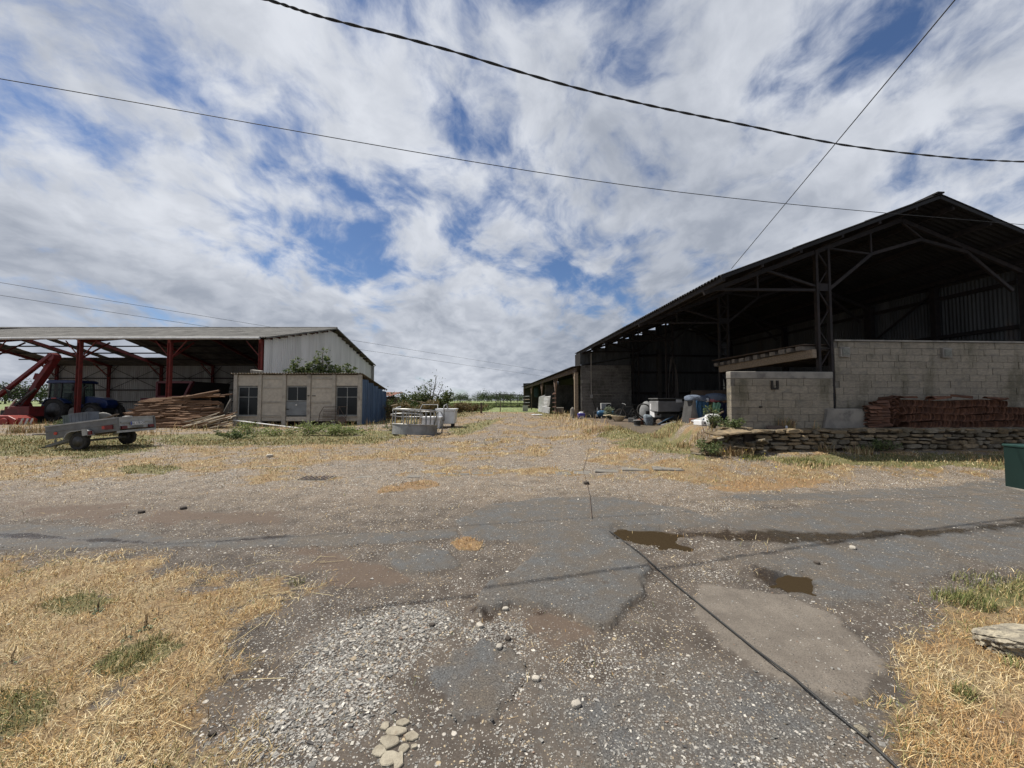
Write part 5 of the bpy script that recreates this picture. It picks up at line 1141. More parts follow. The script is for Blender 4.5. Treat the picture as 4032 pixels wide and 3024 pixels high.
# ------------------------------------------------------------------ overhead wires
def wire(pts, r, lb, sag=0, twist=False):
    n = 40; P = [Vector(p) for p in pts]; out = []
    for i in range(n + 1):
        q = i / n; k = q * (len(P) - 1); a = min(int(k), len(P) - 2); f = k - a
        g = lambda j: P[max(0, min(len(P) - 1, j))]
        p0, p1, p2, p3 = g(a - 1), g(a), g(a + 1), g(a + 2)
        v = .5 * ((2 * p1) + (p2 - p0) * f + (2 * p0 - 5 * p1 + 4 * p2 - p3) * f * f + (3 * p1 - p0 - 3 * p2 + p3) * f ** 3)
        out.append(v - Vector((0, 0, sag * 4 * q * (1 - q))))
    mb = MB()
    if twist:
        big = []; 
        for a, b in zip(out, out[1:]):
            for j in range(8): big.append(a.lerp(b, j / 8))
        for ph in (0, math.pi): mb.tube([p + Vector((0, math.cos(i * .55 + ph), math.sin(i * .55 + ph))) * r * .55 for i, p in enumerate(big)], r * .62, 5, cap=False)
    else: mb.tube(out, r, 5)
    return mb.build('overhead_cable', m_black, smooth=True, label=lb, cat='cable')
cpts = []
for (px, py) in ((320, -180), (700, -90), (1057, 0), (1276, 69), (1713, 182), (2187, 324), (2552, 414), (2916, 489), (3328, 572), (3737, 620), (4032, 637), (4400, 640)):
    u_ = (px - 2016) / F; dy_ = math.cos(PITCH) - (1512 - py) / F * math.sin(PITCH); cpts.append(W(px, py, 5.62 / (1 - .27 * u_ / dy_)))
wire(cpts, .017, 'thick twisted black cable swinging overhead across the yard', twist=True)
a, b = W(0, 310, 5.5), W(4032, 885, 9.0); dd = b - a
wire([a - dd * .35 + Vector((0, 0, .25)), a, a.lerp(b, .5) - Vector((0, 0, .34)), b, b + dd * .3 + Vector((0, 0, .3))], .0065, 'thin dark wire crossing overhead and in front of the barn gable')
a, b = W(2880, 1058, 10.1), W(3760, 0, 4.0); wire([a, b, b + (b - a) * .9], .0075, 'thin wire running up from the barn eave over the yard')
for k, (y0, y1, lb) in enumerate(((1065, 1470, 'upper faint distant power line behind the left shed'), (1115, 1490, 'lower faint distant power line behind the left shed'))):
    a, b = W(0, y0, 56), W(2300, y1, 190); wire([a - (b - a) * .3, a, b, b + (b - a) * .3], 0.032, lb, sag=2.0)
# ------------------------------------------------------------------ things inside the barn
def B(px, py, d): return W(px, py, d)
def gnd(px, d): p = W(px, 1600, d); p.z = gzf(p.x, p.y); return p
# compressor
m_cb = M('blue_tank_paint', (.03, .10, .19), (.025, .08, .15), 3, .45, .05, 40, 0)
p = gnd(2384, 24.2); cp = thing('air_compressor', 'blue horizontal air tank lying at the grey block wall', 'compressor', p)
MB().lathe([(.001, -.56), (.12, -.53), (.19, -.45), (.20, -.4), (.20, .4), (.19, .45), (.12, .53), (.001, .56)], 18, 'x', (0, 0, .32)).build('tank', m_cb, cp, smooth=True)
for s in (-1, 1): MB().b2(s * .35 - .03, s * .35 + .03, -.15, .15, 0, .16).build('foot', m_black, cp)
MB().b2(-.1, .25, -.14, .14, .52, .62).build('motor_plate', m_black, cp); MB().tube([(-.5, 0, .4), (-.5, 0, .68)], .04, 8).build('valve', m_trl, cp)
# heat pump outdoor unit on blocks
p = gnd(2385, 24.85); ac = thing('heat_pump_unit', 'pale grey outdoor heat pump unit with round fan behind the blue air tank', 'heat pump', p)
m_acw = M('pale_grey_casing', (.42, .42, .41), (.35, .35, .34), 3, .5, .05, 40, 0)
MB().b2(-.32, .32, -.15, .15, .58, .96).build('casing', m_acw, ac, bevel=.02); MB().b2(-.3, .3, -.14, .14, 0, .58).build('stand', m_conc, ac)
MB().lathe([(.001, -.01), (.14, -.01), (.16, .0), (.16, .02), (.001, .02)], 20, 'y', (.14, -.152, .77)).build('fan_grille', m_black, ac)
mb = MB()
for k in range(3): mb.bar((.14 + .13 * math.cos(k * 2.09), -.17, .77 + .13 * math.sin(k * 2.09)), (.14, -.17, .77), .012, .05, (0, 1, 0))
mb.build('fan_blade', m_acw, ac)
# small black crate with label beside compressor
p = gnd(2346, 24.3); o = MB(); o.b2(-.13, .13, -.13, .13, 0, .42); o = o.build('battery_case', m_black, bevel=.02, label='black battery case with white label beside the blue air tank', cat='battery'); o.location = p
q = MB().b2(-.05, .09, -.136, -.131, .12, .3).build('paper_label', m_white, o)
# purple-blue bag
p = gnd(2288, 23.7); bg = thing('blue_crate', 'purple blue crate with a white sack in it at the barn corner', 'crate', p)
mb = MB(); mb.add([(-.17, -.15, 0), (.17, -.15, 0), (.17, .15, 0), (-.17, .15, 0), (-.21, -.18, .34), (.21, -.18, .34), (.21, .18, .34), (-.21, .18, .34)], [(3, 2, 1, 0), (0, 1, 5, 4), (1, 2, 6, 5), (2, 3, 7, 6), (3, 0, 4, 7), (4, 5, 6, 7)]); mb.build('body', M('violet_blue_plastic', (.06, .055, .34), (.05, .045, .26), 4, .4), bg, bevel=.02)
MB().b2(-.10, .12, -.175, -.165, .02, .2).build('pale_panel', m_acw, bg); rk = rock('sack', None, (0, 0, .36), (.30, .26, .16), 5, m_wp, None, sub=2); rk.parent = bg
# cream basin, lit
p = gnd(2432, 20.9); bs = thing('cream_basin', 'broken cream wash basin lying in dry grass at the barn edge', 'basin', p, (0, R(4), R(10)))
MB().lathe([(.20, 0), (.30, .12), (.34, .26), (.42, .30), (.42, .27), (.31, .24), (.26, .12), (.16, .06)], 16).build('bowl', M('cream_ceramic', (.62, .53, .36), (.52, .44, .30), 3, .4), bs); MB().box((-.55, .1, .30), (.45, .25, .03), (0, -.1, .3)).build('rim_slab', M('cream_ceramic', (.62, .53, .36)), bs)
# bicycle
p = gnd(2470, 21.6); bc = thing('bicycle', 'old dark bicycle leaning in the barn with its front wheel to the yard', 'bicycle', p, (R(8), 0, R(4)))
for x in (-.42, .58):
    w_ = thing('wheel', None, None); w_.parent = bc; w_.location = (x, 0, .34)
    MB().tube([(.33 * math.cos(a), 0, .33 * math.sin(a)) for a in np.linspace(0, 2 * math.pi, 29)[:-1]], .02, 6, closed=True).build('tyre', m_tyre, w_); MB().tube([(.305 * math.cos(a), 0, .305 * math.sin(a)) for a in np.linspace(0, 2 * math.pi, 29)[:-1]], .010, 5, closed=True).build('rim', m_gv, w_)
    mb = MB()
    for k in range(14): a = 2 * math.pi * k / 14; mb.tube([(.03 * math.cos(a + .6), 0, .03 * math.sin(a + .6)), (.3 * math.cos(a), 0, .3 * math.sin(a))], .003, 3)
    mb.build('spokes', m_gvd, w_)
mb = MB()
for a, b in (((-.42, 0, .34), (-.25, 0, .85)), ((-.27, 0, .78), (.3, 0, .8)), ((-.27, 0, .68), (.05, 0, .3)), ((.05, 0, .3), (.33, 0, .85)), ((.58, 0, .34), (.05, 0, .3)), ((.58, 0, .34), (.3, 0, .78))): mb.tube([a, b], .017, 6)
mb.build('frame', m_black, bc); MB().tube([(-.25, -.28, .93), (-.22, -.1, .95), (-.22, .1, .95), (-.25, .28, .93)], .014, 6).build('handlebar', m_gv, bc); MB().b2(.25, .48, -.06, .06, .87, .92).build('saddle', m_black, bc, bevel=.02)
# black hoop and grey cover
p = gnd(2537, 18.6); MB().tube([Vector((p.x, p.y, p.z + .63)) + Vector((.33 * math.cos(a), .12 * math.sin(a), .33 * math.sin(a))) for a in np.linspace(0, 2 * math.pi, 25)[:-1]], .035, 6, closed=True).build('rubber_tyre', m_tyre, label='thin black tyre standing up before the grey covered machine', cat='tyre')
p = gnd(2548, 19.2); cm = thing('covered_machine', 'grey covered machine with rounded hood standing behind the thin tyre', 'machine', p)
MB().lathe([(.001, 0), (.36, 0), (.38, .45), (.36, .7), (.26, .95), (.12, 1.08), (.001, 1.1)], 14).build('cover', M('grey_canvas', (.22, .225, .225), (.15, .155, .155), 3, .8, .2, 15), cm, smooth=True); MB().b2(-.2, .3, -.42, -.38, .35, .62).build('panel', m_black, cm)
# white appliances
p = gnd(2578, 18.3)
for k, (z, h, w, lb) in enumerate(((0, .34, .34, 'dark base box under the white appliance'), (.34, .32, .36, 'lower white appliance with a round black hole'), (.68, .30, .40, 'upper white appliance tilted on the lower one'))):
    o = MB().b2(-w / 2, w / 2, -.2, .2, 0, h - .01).build('appliance', m_black if k == 0 else m_wp, bevel=.02, label=lb, cat='appliance'); o.location = (p.x + .03 * k, p.y, p.z + z); o.rotation_euler = (0, 0, .2 * k)
    if k == 1: MB().lathe([(.001, -.01), (.075, -.01), (.075, .01)], 14, 'y', (.02, -.2, .16)).build('hole', m_black, o)
    if k == 2: MB().b2(.10, .16, -.206, -.2, .04, .22).build('control_strip', m_black, o)
# white trailer/van body with wheel arch
p = gnd(2655, 18.0); vt = thing('white_trailer', 'white low trailer body with dark wheel arch parked inside the barn', 'trailer', p, (0, 0, R(3)))
m_wt = M('dirty_white_paint', (.24, .24, .24), (.17, .17, .17), 2, .5, .03, 40, 0)
mb = MB(); mb.prism([(-.95, -.4, .62), (.06, -.4, .62), (.12, -.4, .80), (.54, -.4, .80), (.62, -.4, .62), (.85, -.4, .62), (.85, -.4, 1.10), (-.95, -.4, 1.10)], (0, 1.0, 0)); mb.build('body', m_wt, vt, bevel=.02)
MB().b2(-.93, .84, -.36, .5, 1.10, 1.20).build('dark_opening', m_black, vt); MB().b2(-.98, .9, -.45, .62, 1.20, 1.24).build('roof_panel', m_tr, vt); wheel(vt, (.34, -.28, .32), .32, .2); MB().b2(-.9, .8, -.2, .5, .50, .62).build('underframe', m_black, vt)
MB().prism([(.74, -.48, .66), (1.10, -.48, .66), (1.10, -.48, 1.0), (.98, -.48, 1.38), (.74, -.48, 1.38)], (0, .08, 0)).build('end_panel', m_wt, vt)
MB().b2(-.12, .14, -.46, -.42, 1.04, 1.18).build('lamp', m_wp, vt)
random.seed(41)
junk = [('scrap_box', 'box'), ('scrap_board', 'board'), ('scrap_bag', 'bag'), ('scrap_pipe', 'pipe')]
spots = [(2486, 20.0), (2500, 19.4), (2522, 18.0), (2535, 17.7), (2560, 18.4), (2590, 17.6), (2604, 17.9), (2622, 17.4), (2600, 19.0), (2640, 17.2), (2698, 16.6), (2716, 15.9), (2735, 14.0), (2752, 13.6), (2800, 13.2), (2812, 12.8), (2790, 13.4), (2680, 17.0)]
cols = [('dusty_grey', (.16, .16, .155)), ('dusty_blue', (.05, .09, .14)), ('dusty_brown', (.11, .08, .055)), ('dusty_white', (.42, .42, .41)), ('rust_brown', (.13, .06, .04)), ('dull_black', (.025, .025, .024))]
cn = ['grey', 'blue', 'brown', 'whitish', 'rusty', 'black']; where = ['beside the bicycle', 'behind the bicycle', 'by the thin tyre', 'below the thin tyre', 'under the covered machine', 'before the white appliances', 'right of the white appliances', 'before the column footing', 'behind the white appliances', 'at the foot of the column footing', 'under the white trailer end', 'between trailer and draped crate', 'at the left foot of the draped crate', 'before the draped crate', 'at the end of the low block wall', 'among weeds by the low block wall', 'behind the white sack', 'beside the trailer wheel']
for i, ((px, d), wh) in enumerate(zip(spots, where)):
    p = gnd(px, d); ci = (i * 5 + i // 3) % 6; mt2 = M(cols[ci][0], cols[ci][1], tuple(q * .65 for q in cols[ci][1]), 6, .8, .3, 30, .1); k = i % 4; nm, ct = junk[k]; lb = '%s %s lying in the barn clutter %s' % (cn[ci], nm.replace('_', ' '), wh)
    if k == 0: o = MB().b2(-.16, .16, -.12, .12, 0, random.uniform(.16, .34)).build(nm, mt2, bevel=.015, label=lb, cat=ct)
    elif k == 1: o = MB().box((0, 0, .12), (random.uniform(.5, .9), .16, .03), (.3, -.22, 0)).build(nm, mt2, label=lb, cat=ct)
    elif k == 2: rock(nm, lb, (p.x, p.y, p.z + .12), (.42, .34, .34), 60 + i, mt2, ct, sub=3); continue
    else: o = MB().tube([(-.4, 0, .05), (-.1, .05, .2), (.35, 0, .42)], .03, 6).build(nm, mt2, label=lb, cat=ct)
    o.location = p; o.rotation_euler = (0, 0, random.uniform(-.8, .8))
# column base with hoses at the third column
c3 = bp(3.73, 10.6, .55); cb = thing('column_footing', 'rough concrete footing block around the barn column with hoses', 'footing', (c3.x, c3.y - .1, gzf(c3.x, c3.y)))
MB().prism([(-.95, -.5, 0), (.85, -.5, 0), (.72, -.5, .62), (-.65, -.5, .62)], (0, .9, 0)).build('block', m_conc, cb, bevel=.05); MB().b2(-.1, .5, -.45, .2, .62, .74).build('cap', m_blockg, cb)
hz = MB()
for k in range(7):
    r = .28 + .03 * k; cz = 2.9 + .05 * k; hz.tube([(c3.x + r * .55 * math.cos(a), c3.y - .35 - .015 * k, cz + (1.1 + .1 * k) * math.sin(a) - .2 * k) for a in np.linspace(0, 2 * math.pi, 25)[:-1]], .022, 5, closed=True)
hz.build('hose_coil', M('dusty_hose', (.05, .042, .035), (.035, .03, .026), 5, .7), smooth=True, label='long coil of dark hoses hanging on the inner barn column', cat='hose')
# bucket, plastic bag
p = gnd(2508, 17.0); bk = thing('black_bucket', 'black bucket with pale rim on the barn floor', 'bucket', p); MB().lathe([(.001, 0), (.13, 0), (.16, .26), (.15, .26), (.12, .02), (.001, .02)], 16).build('pail', m_black, bk); MB().lathe([(.155, .24), (.172, .25), (.172, .27), (.155, .27)], 16).build('rim', m_trl, bk); MB().lathe([(.136, .03), (.142, .03), (.145, .06), (.138, .06)], 16).build('band', m_trl, bk)
p = gnd(2552, 17.6); rock('plastic_bag', 'crumpled bluish clear plastic bag on the barn floor', (p.x, p.y, p.z + .22), (.45, .35, .55), 8, M('clear_plastic', (.22, .26, .29), (.12, .14, .16), 6, .25), 'bag', sub=3)
p = gnd(2518, 17.5); o = MB().tube([(-.3, 0, .75), (-.1, 0, .45), (.25, 0, .1)], .03, 6).build('dark_strut', m_black, label='dark folded pushchair strut beside the bucket', cat='strut'); o.location = p
# pile under nets
p = gnd(2776, 14.6)
np_ = thing('covered_crate', 'dark crate draped with blue net, pink and green cloths', 'crate', p)
mb = MB(); mb.prism([(-.72, -.3, 0), (.55, -.3, 0), (.5, -.3, .95), (-.55, -.3, .95)], (0, .8, 0)); mb.build('box', M('dark_grey_board', (.06, .058, .055), (.04, .038, .036), 4, .8), np_); MB().add([(-.74, -.32, 0), (-.45, -.34, 0), (-.40, -.33, .95), (-.6, -.31, .95)], [(0, 1, 2, 3)]).build('side_board', m_conc, np_)
def cloth(nm, mat, x0, x1, y, z1, z0, seed, amp=.035, lab=None):
    rg = np.random.default_rng(seed); mb = MB(); nx, nz = 12, 12; ph = rg.random() * 6
    for j in range(nz + 1):
        for i in range(nx + 1):
            a, b = i / nx, j / nz; tap = 1 - .35 * b; mb.v.append(((x0 + x1) / 2 + (x1 - x0) * (a - .5) * tap + .03 * math.sin(b * 5 + ph), y - .02 + amp * math.sin(a * 14 + ph + b * 2) - .03 * b, z1 + (z0 - z1) * b + .03 * math.sin(a * 9 + ph)))
    for j in range(nz):
        for i in range(nx): q = j * (nx + 1) + i; mb.f.append((q, q + 1, q + nx + 2, q + nx + 1))
    return mb.build(nm, mat, np_, smooth=True)
m_net = M('blue_net', (.045, .13, .24), (.03, .08, .15), 30, .7, .4, 80, 0); m_pk = M('pink_cloth', (.36, .12, .14), (.25, .09, .11), 8, .8, .3, 40, 0); m_gn = M('pale_green_cloth', (.25, .50, .36), (.18, .38, .27), 8, .8, .3, 40, 0); m_bg = M('blue_grey_net', (.13, .16, .21), (.08, .10, .14), 30, .85, .5, 80, 0)
cloth('blue_net', m_net, -.52, -.15, -.36, .98, .05, 1); cloth('blue_net', m_net, -.30, -.02, -.35, .92, .10, 5); cloth('green_cloth', m_gn, .08, .36, -.37, .86, .38, 2); cloth('dark_cloth', M('navy_cloth', (.015, .02, .05), None, 8, .8), .34, .7, -.34, .86, .30, 3)
for (x, z, sx, sz, mt2, sd) in ((-.25, 1.03, .9, .26, m_bg, 31), (.35, 1.05, .7, .30, m_bg, 32), (.22, .98, .5, .22, m_pk, 33), (-.12, .97, .26, .2, m_wp, 34), (.55, .98, .4, .3, M('brown_cloth', (.20, .12, .08)), 35)):
    o = rock('cloth_heap', None, (x, -.08, z), (sx, .75, sz), sd, mt2, None, sub=3); o.parent = np_
p = gnd(2810, 15.6); bt = thing('brown_board', 'brown board propped behind the draped crate', 'board', p); MB().prism([(-1.0, 0, 1.1), (1.1, 0, 1.1), (1.1, 0, 1.52), (-.85, 0, 1.52)], (0, .06, 0)).build('panel', m_wooddk, bt); MB().bar((-.8, .1, 0), (-.8, .1, 1.3), .06, .06, (0, 1, 0)).build('leg', m_wooddk, bt); MB().bar((.9, .1, 0), (.9, .1, 1.3), .06, .06, (0, 1, 0)).build('leg', m_wooddk, bt)
p = gnd(2815, 11.9); p.z = max(p.z, .6); rock('white_sack', 'crumpled white sack leaning on the end of the low block wall', (p.x - .02, p.y + .1, p.z + .17), (.42, .34, .44), 9, m_wp, 'sack', sub=3)
p = gnd(2763, 12.2); ty = thing('white_tray', 'white plastic tray with a black mark at the tumbled stones', 'tray', (p.x, p.y, p.z), (0, R(3), R(10))); MB().b2(-.17, .5, -.2, .2, 0, .16).build('tray_body', m_wp, ty, bevel=.02); MB().b2(-.08, .02, -.206, -.2, .06, .12).build('mark', m_black, ty)
rock('rusty_scrap', 'rusty iron scrap lying at the foot of the low block wall', tuple(bp(1.75, .48, .91)), (.5, .12, .12), 12, m_iron, 'scrap', sub=2); rock('white_scrap', 'tiny white lump beside the rusty scrap', tuple(bp(2.05, .46, .92)), (.06, .06, .09), 13, m_wp, 'lump', sub=2)
rock('fallen_board', 'broken white board pieces lying in the grass by the lean-to', tuple(Vector(G(2115, 1636)) + Vector((0, 0, .05))), (1.0, .4, .12), 14, m_wp, 'board', sub=2)
rock('leaning_slab', 'rough stone slab leaning on the tall post of the lean-to', tuple(Vector(gnd(2255, 25.0)) + Vector((0, 0, .3))), (.3, .2, .85), 15, m_conc, 'slab', sub=2)
# jacket hanging at the lean-to
p = W(2085, 1545, 52); rock('hanging_jacket', 'dark teal jacket hanging in the lean-to end bay', (p.x + .9, p.y, p.z), (.7, .25, 1.5), 16, M('teal_cloth', (.04, .07, .08), (.03, .05, .055), 6, .8), 'jacket', sub=3)
# ------------------------------------------------------------------ loose gravel
def scatter(n, y0, y1, a=1.3, spread=1.5):
    u = RNG.random(n); k = 1 - a; y = (y0 ** k + u * (y1 ** k - y0 ** k)) ** (1 / k)
    x = (RNG.random(n) * 2 - 1) * spread * np.sqrt(y * y + 1.0); return x, y
CUBE = np.array([(x, y, z) for x in (-1, 1) for y in (-1, 1) for z in (-1, 1)], float) * .5
CF = np.array([(0, 1, 3, 2), (4, 6, 7, 5), (0, 4, 5, 1), (2, 3, 7, 6), (0, 2, 6, 4), (1, 5, 7, 3)])
def occupied(x, y):
    return ((x > 4.9) & (y > 10.0) & (y < 13.0)) | ((x > -62) & (x < -18) & (y > 28) & (y < 50)) | ((x > -17.4) & (x < -9.3) & (y > 23.9) & (y < 28.7)) | ((x > -14.1) & (x < -9.7) & (y > 30) & (y < 34))
def gravel():
    X, Y = [], []
    for n, a, b, p in ((105000, 1.45, 4.6, 1.3), (75000, 4.2, 10, 1.1), (42000, 9, 24, 1.2)):
        x, y = scatter(n, a, b, p); X.append(x); Y.append(y)
    X.append(RNG.uniform(-1.9, .1, 44000)); Y.append(RNG.uniform(1.5, 3.3, 44000))
    x, y = np.concatenate(X), np.concatenate(Y); m = masks(x, y)
    clump = fbm(x * 1.6, y * 1.6, 4)
    left = ss(.1, -.5, x + .25 * (y - 2.2)); dens = .14 + (.60 + .40 * left) * ss(.15, .9, m['gravel']) * np.clip(clump * 2.6 - .65 + .35 * left, .08, 1)
    dens = dens * (1 - .70 * m['asph'] * ss(2.7, 3.0, y)) * (1 - .88 * m['a2']) * (1 - .62 * m['conc']) * (1 - .88 * np.clip(m['dry'] * 1.6, 0, 1)) * (1 - .9 * m['green']) * (1 - .5 * m['wet']) * (1 - m['dirtin']) * (1 - .6 * m['red'])
    dens = np.where(y > 4.3, dens * (.45 + 1.3 * ss(.4, .62, clump)), dens)
    dens = np.where(y > 20, dens * ss(27, 20, y), dens)
    keep = (RNG.random(len(x)) < dens) & ~occupied(x, y); x, y = x[keep], y[keep]; m = {k: v[keep] for k, v in m.items()}; n = len(x)
    s = np.exp(RNG.normal(math.log(.0060), .55, n)); s = np.clip(s, .0035, .022) * (.80 + .25 * m['gravel'] * left[keep]); s = np.maximum(s, .0021 * y); s *= np.where(RNG.random(n) < .012, 1.9, 1)
    z = gz(x, y) + relief(x, y, m)
    J = CUBE[None] * (1 + RNG.uniform(-.55, .35, (n, 8, 3)))
    J[:, :, 0] *= RNG.uniform(.8, 1.5, (n, 1)); J[:, :, 1] *= RNG.uniform(.6, 1.0, (n, 1)); J[:, :, 2] *= RNG.uniform(.22, .5, (n, 1))
    J *= s[:, None, None]
    an = RNG.random(n) * 6.283; tx = RNG.normal(0, .14, n); ty = RNG.normal(0, .14, n)
    zz = J[:, :, 2] + J[:, :, 0] * tx[:, None] + J[:, :, 1] * ty[:, None]
    c, sn = np.cos(an)[:, None], np.sin(an)[:, None]
    V = np.stack([J[:, :, 0] * c - J[:, :, 1] * sn + x[:, None], J[:, :, 0] * sn + J[:, :, 1] * c + y[:, None], zz + (z + s * .04)[:, None]], 2).reshape(-1, 3)
    pal = np.array([(.27, .262, .24), (.36, .345, .315), (.15, .146, .135), (.46, .435, .39), (.58, .55, .48), (.40, .33, .235), (.10, .095, .09), (.24, .17, .125)])
    wn = np.array([.27, .22, .15, .15, .07, .06, .05, .03]); wf = np.array([.10, .14, .08, .24, .22, .16, .03, .03])
    ci = np.where(y < 4.2, RNG.choice(8, n, p=wn / wn.sum()), RNG.choice(8, n, p=wf / wf.sum()))
    C = pal[ci] * RNG.uniform(.62, 1.1, (n, 1)) * np.where(y < 4.2, 1.0, 1.05)[:, None]; C4 = np.concatenate([C, np.ones((n, 1))], 1).repeat(8, 0)
    Fc = (CF[None] + (np.arange(n) * 8)[:, None, None]).reshape(-1, 4)
    np_mesh('gravel', V, Fc, M('gravel_stone', (.3, .3, .3), (.72, .70, .68), 60, .92, .3, 150, 0, attr='col'), 4, {'col': C4}, kind='stuff', label='loose slate and limestone gravel strewn over the yard', cat='gravel')
    return n
gravel()
# ------------------------------------------------------------------ grass
m_grass = M('grass_blades', (.3, .25, .1), None, 5, .85, 0, 40, 0, attr='col', spec=.15)
def blades(name, x, y, z, h, w, C, lean, kind_label, curl=.5):
    n = len(x); yaw = RNG.random(n) * 6.283; dx, dy = np.cos(yaw), np.sin(yaw); px, py = -dy, dx
    sl, cl = np.sin(lean), np.cos(lean); k1 = .55; l2 = np.minimum(lean + curl * RNG.random(n), 1.5)
    b = np.stack([x, y, z - .004], 1)
    m1 = b + np.stack([dx * sl, dy * sl, cl], 1) * (h * k1)[:, None]
    tp = m1 + np.stack([dx * np.sin(l2), dy * np.sin(l2), np.cos(l2)], 1) * (h * (1 - k1))[:, None]
    side = np.stack([px, py, RNG.normal(0, .3, n)], 1) * (w / 2)[:, None]
    V = np.stack([b - side, b + side, m1 - side * .8, m1 + side * .8, tp], 1).reshape(-1, 3)
    Fc = (np.array([(0, 1, 3), (0, 3, 2), (2, 3, 4)])[None] + (np.arange(n) * 5)[:, None, None]).reshape(-1, 3)
    np_mesh(name, V, Fc, m_grass, 3, {'col': np.concatenate([C, np.ones((n, 1))], 1).repeat(5, 0)}, kind='stuff', label=kind_label[0], cat=kind_label[1])
STRAW = np.array([(.46, .325, .155), (.56, .44, .235), (.38, .25, .11), (.24, .15, .07), (.62, .52, .32), (.42, .26, .105)])
GREEN = np.array([(.105, .125, .040), (.155, .175, .060), (.075, .095, .032), (.21, .20, .08), (.29, .25, .11)])
def grass():
    X, Y = [], []
    for n, a, b, p in ((230000, 1.4, 6, 1.01), (190000, 5.5, 16, 1.01), (110000, 14, 60, 1.4)):
        x, y = scatter(n, a, b, p); X.append(x); Y.append(y)
    x, y = np.concatenate(X), np.concatenate(Y); m = masks(x, y); oc = occupied(x, y) | (m['dirtin'] > .5)
    tuft = fbm(x * 5, y * 5, 3); big = fbm(x * .9, y * .9 + 7, 4)
    track_thin = np.where(y > 60, 0, 1)
    # dry
    d = np.clip(m['dry'] * 1.5 - .25, 0, 1) * np.clip(tuft * 1.7 - .15, .05, 1) * (1 - .6 * m['green'])
    keep = (RNG.random(len(x)) < d * np.where(y < 6, 1, .75) + .010 * (y > 2.0)) & ~oc & (m['asph'] < .5) & (m['conc'] < .5)
    xx, yy = x[keep], y[keep]; n = len(xx); mm = {k: v[keep] for k, v in m.items()}; z = gz(xx, yy) + relief(xx, yy, mm)
    far = ss(5, 22, yy)
    h = RNG.uniform(.03, .085, n) * (1 + 1.6 * far * big[keep]); lean = np.clip(np.abs(RNG.normal(.95 - .45 * far, .45, n)), 0, 1.5)
    tall = (yy > 17) & (RNG.random(n) < .5) & ~((np.abs(xx + 1.2 - (yy - 20) * .055) < 3.6)); h = np.where(tall, h * RNG.uniform(2.0, 4.2, n), h); lean = np.where(tall, lean * .4, lean)
    w = np.maximum(.0028, .00105 * yy) * RNG.uniform(.7, 1.2, n)
    pch = fbm(xx * 2.3 + 3, yy * 2.3, 4)
    ci = np.clip((RNG.normal(2.2, 1.9, n) + (pch - .5) * 7).astype(int), 0, 5); order = np.array([4, 1, 0, 2, 5, 3]); C = STRAW[order[ci]] * RNG.uniform(.7, 1.1, (n, 1)) * (.55 + .6 * tuft[keep] + .5 * fbm(xx * .9 + 60, yy * .9, 3))[:, None]
    org = mm['orange'][:, None]; C = C * (1 - .55 * org) + np.array([.34, .17, .06]) * .55 * org
    gmix = (RNG.random(n) < .06 + .3 * ss(.52, .68, fbm(xx * 1.3 + 90, yy * 1.3, 3)) + .25 * ss(14, 30, yy)); C[gmix] = GREEN[RNG.integers(0, 5, gmix.sum())]
    blades('dry_grass', xx, yy, z, h, w, C, lean, ('short straw-coloured dry grass over the yard edges', 'grass'), .7)
    # green
    x, y = RNG.permutation(len(x)), None
    x2, y2 = np.concatenate(X), np.concatenate(Y); x2 = x2 + RNG.normal(0, .02, len(x2))
    m2 = m; d = np.clip(m2['green'] * 1.6 - .2, 0, 1) * np.clip(tuft * 1.6 - .1, .1, 1) * np.where(y2 < 6, .5, .8)
    keep = (RNG.random(len(x2)) < d) & ~oc; xx, yy = x2[keep], y2[keep]; n = len(xx); mm = masks(xx, yy); z = gz(xx, yy) + relief(xx, yy, mm); far = ss(5, 25, yy)
    h = RNG.uniform(.03, .085, n) * (1 + 1.0 * far); lean = np.clip(np.abs(RNG.normal(.5, .35, n)), 0, 1.4); w = np.maximum(.0032, .0011 * yy) * RNG.uniform(.7, 1.2, n)
    C = GREEN[RNG.integers(0, 5, n)] * RNG.uniform(.75, 1.15, (n, 1)); dd = RNG.random(n) < .34; C[dd] = STRAW[RNG.integers(0, 5, dd.sum())] * .8
    blades('green_grass', xx, yy, z, h, w, C, lean, ('greener grass tufts among the dry grass', 'grass'), .9)
grass()
# taller tufts and weeds: (disp x, disp y, radius m, count, height m, palette)
def tufts(spots, name, label, cat, pal, lean0=.35):
    A = []
    for (px, py, r, n, h) in spots:
        c = D(px, py); a = RNG.random(n) * 6.283; q = np.sqrt(RNG.random(n)) * r
        A.append(np.stack([c.x + np.cos(a) * q, c.y + np.sin(a) * q * .8, RNG.uniform(.45, 1.1, n) * h], 1))
    A = np.concatenate(A); x, y, h = A.T; n = len(x); z = ground_z(x, y); w = np.maximum(.0035, .0011 * y) * RNG.uniform(.8, 1.3, n)
    C = pal[RNG.integers(0, len(pal), n)] * RNG.uniform(.75, 1.15, (n, 1))
    blades(name, x, y, z, h, w, C, np.clip(np.abs(RNG.normal(lean0, .3, n)), 0, 1.3), (label, cat), .8)
gs = [(270, 1435, .12, 120, .08), (330, 1400, .10, 70, .06), (140, 1300, .2, 60, .06), (350, 1385, .06, 60, .08), (20, 1540, .25, 120, .05), (2080, 1305, .20, 420, .13), (2170, 1270, .35, 520, .09), (2085, 1505, .05, 70, .09), (2190, 1440, .06, 60, .08), (640, 1262, .07, 60, .07),
      (1740, 1002, .5, 260, .16), (1625, 992, .3, 160, .14)]
tufts(gs, 'grass_tufts', 'fresh green grass tufts in the dry ground', 'grass', GREEN)
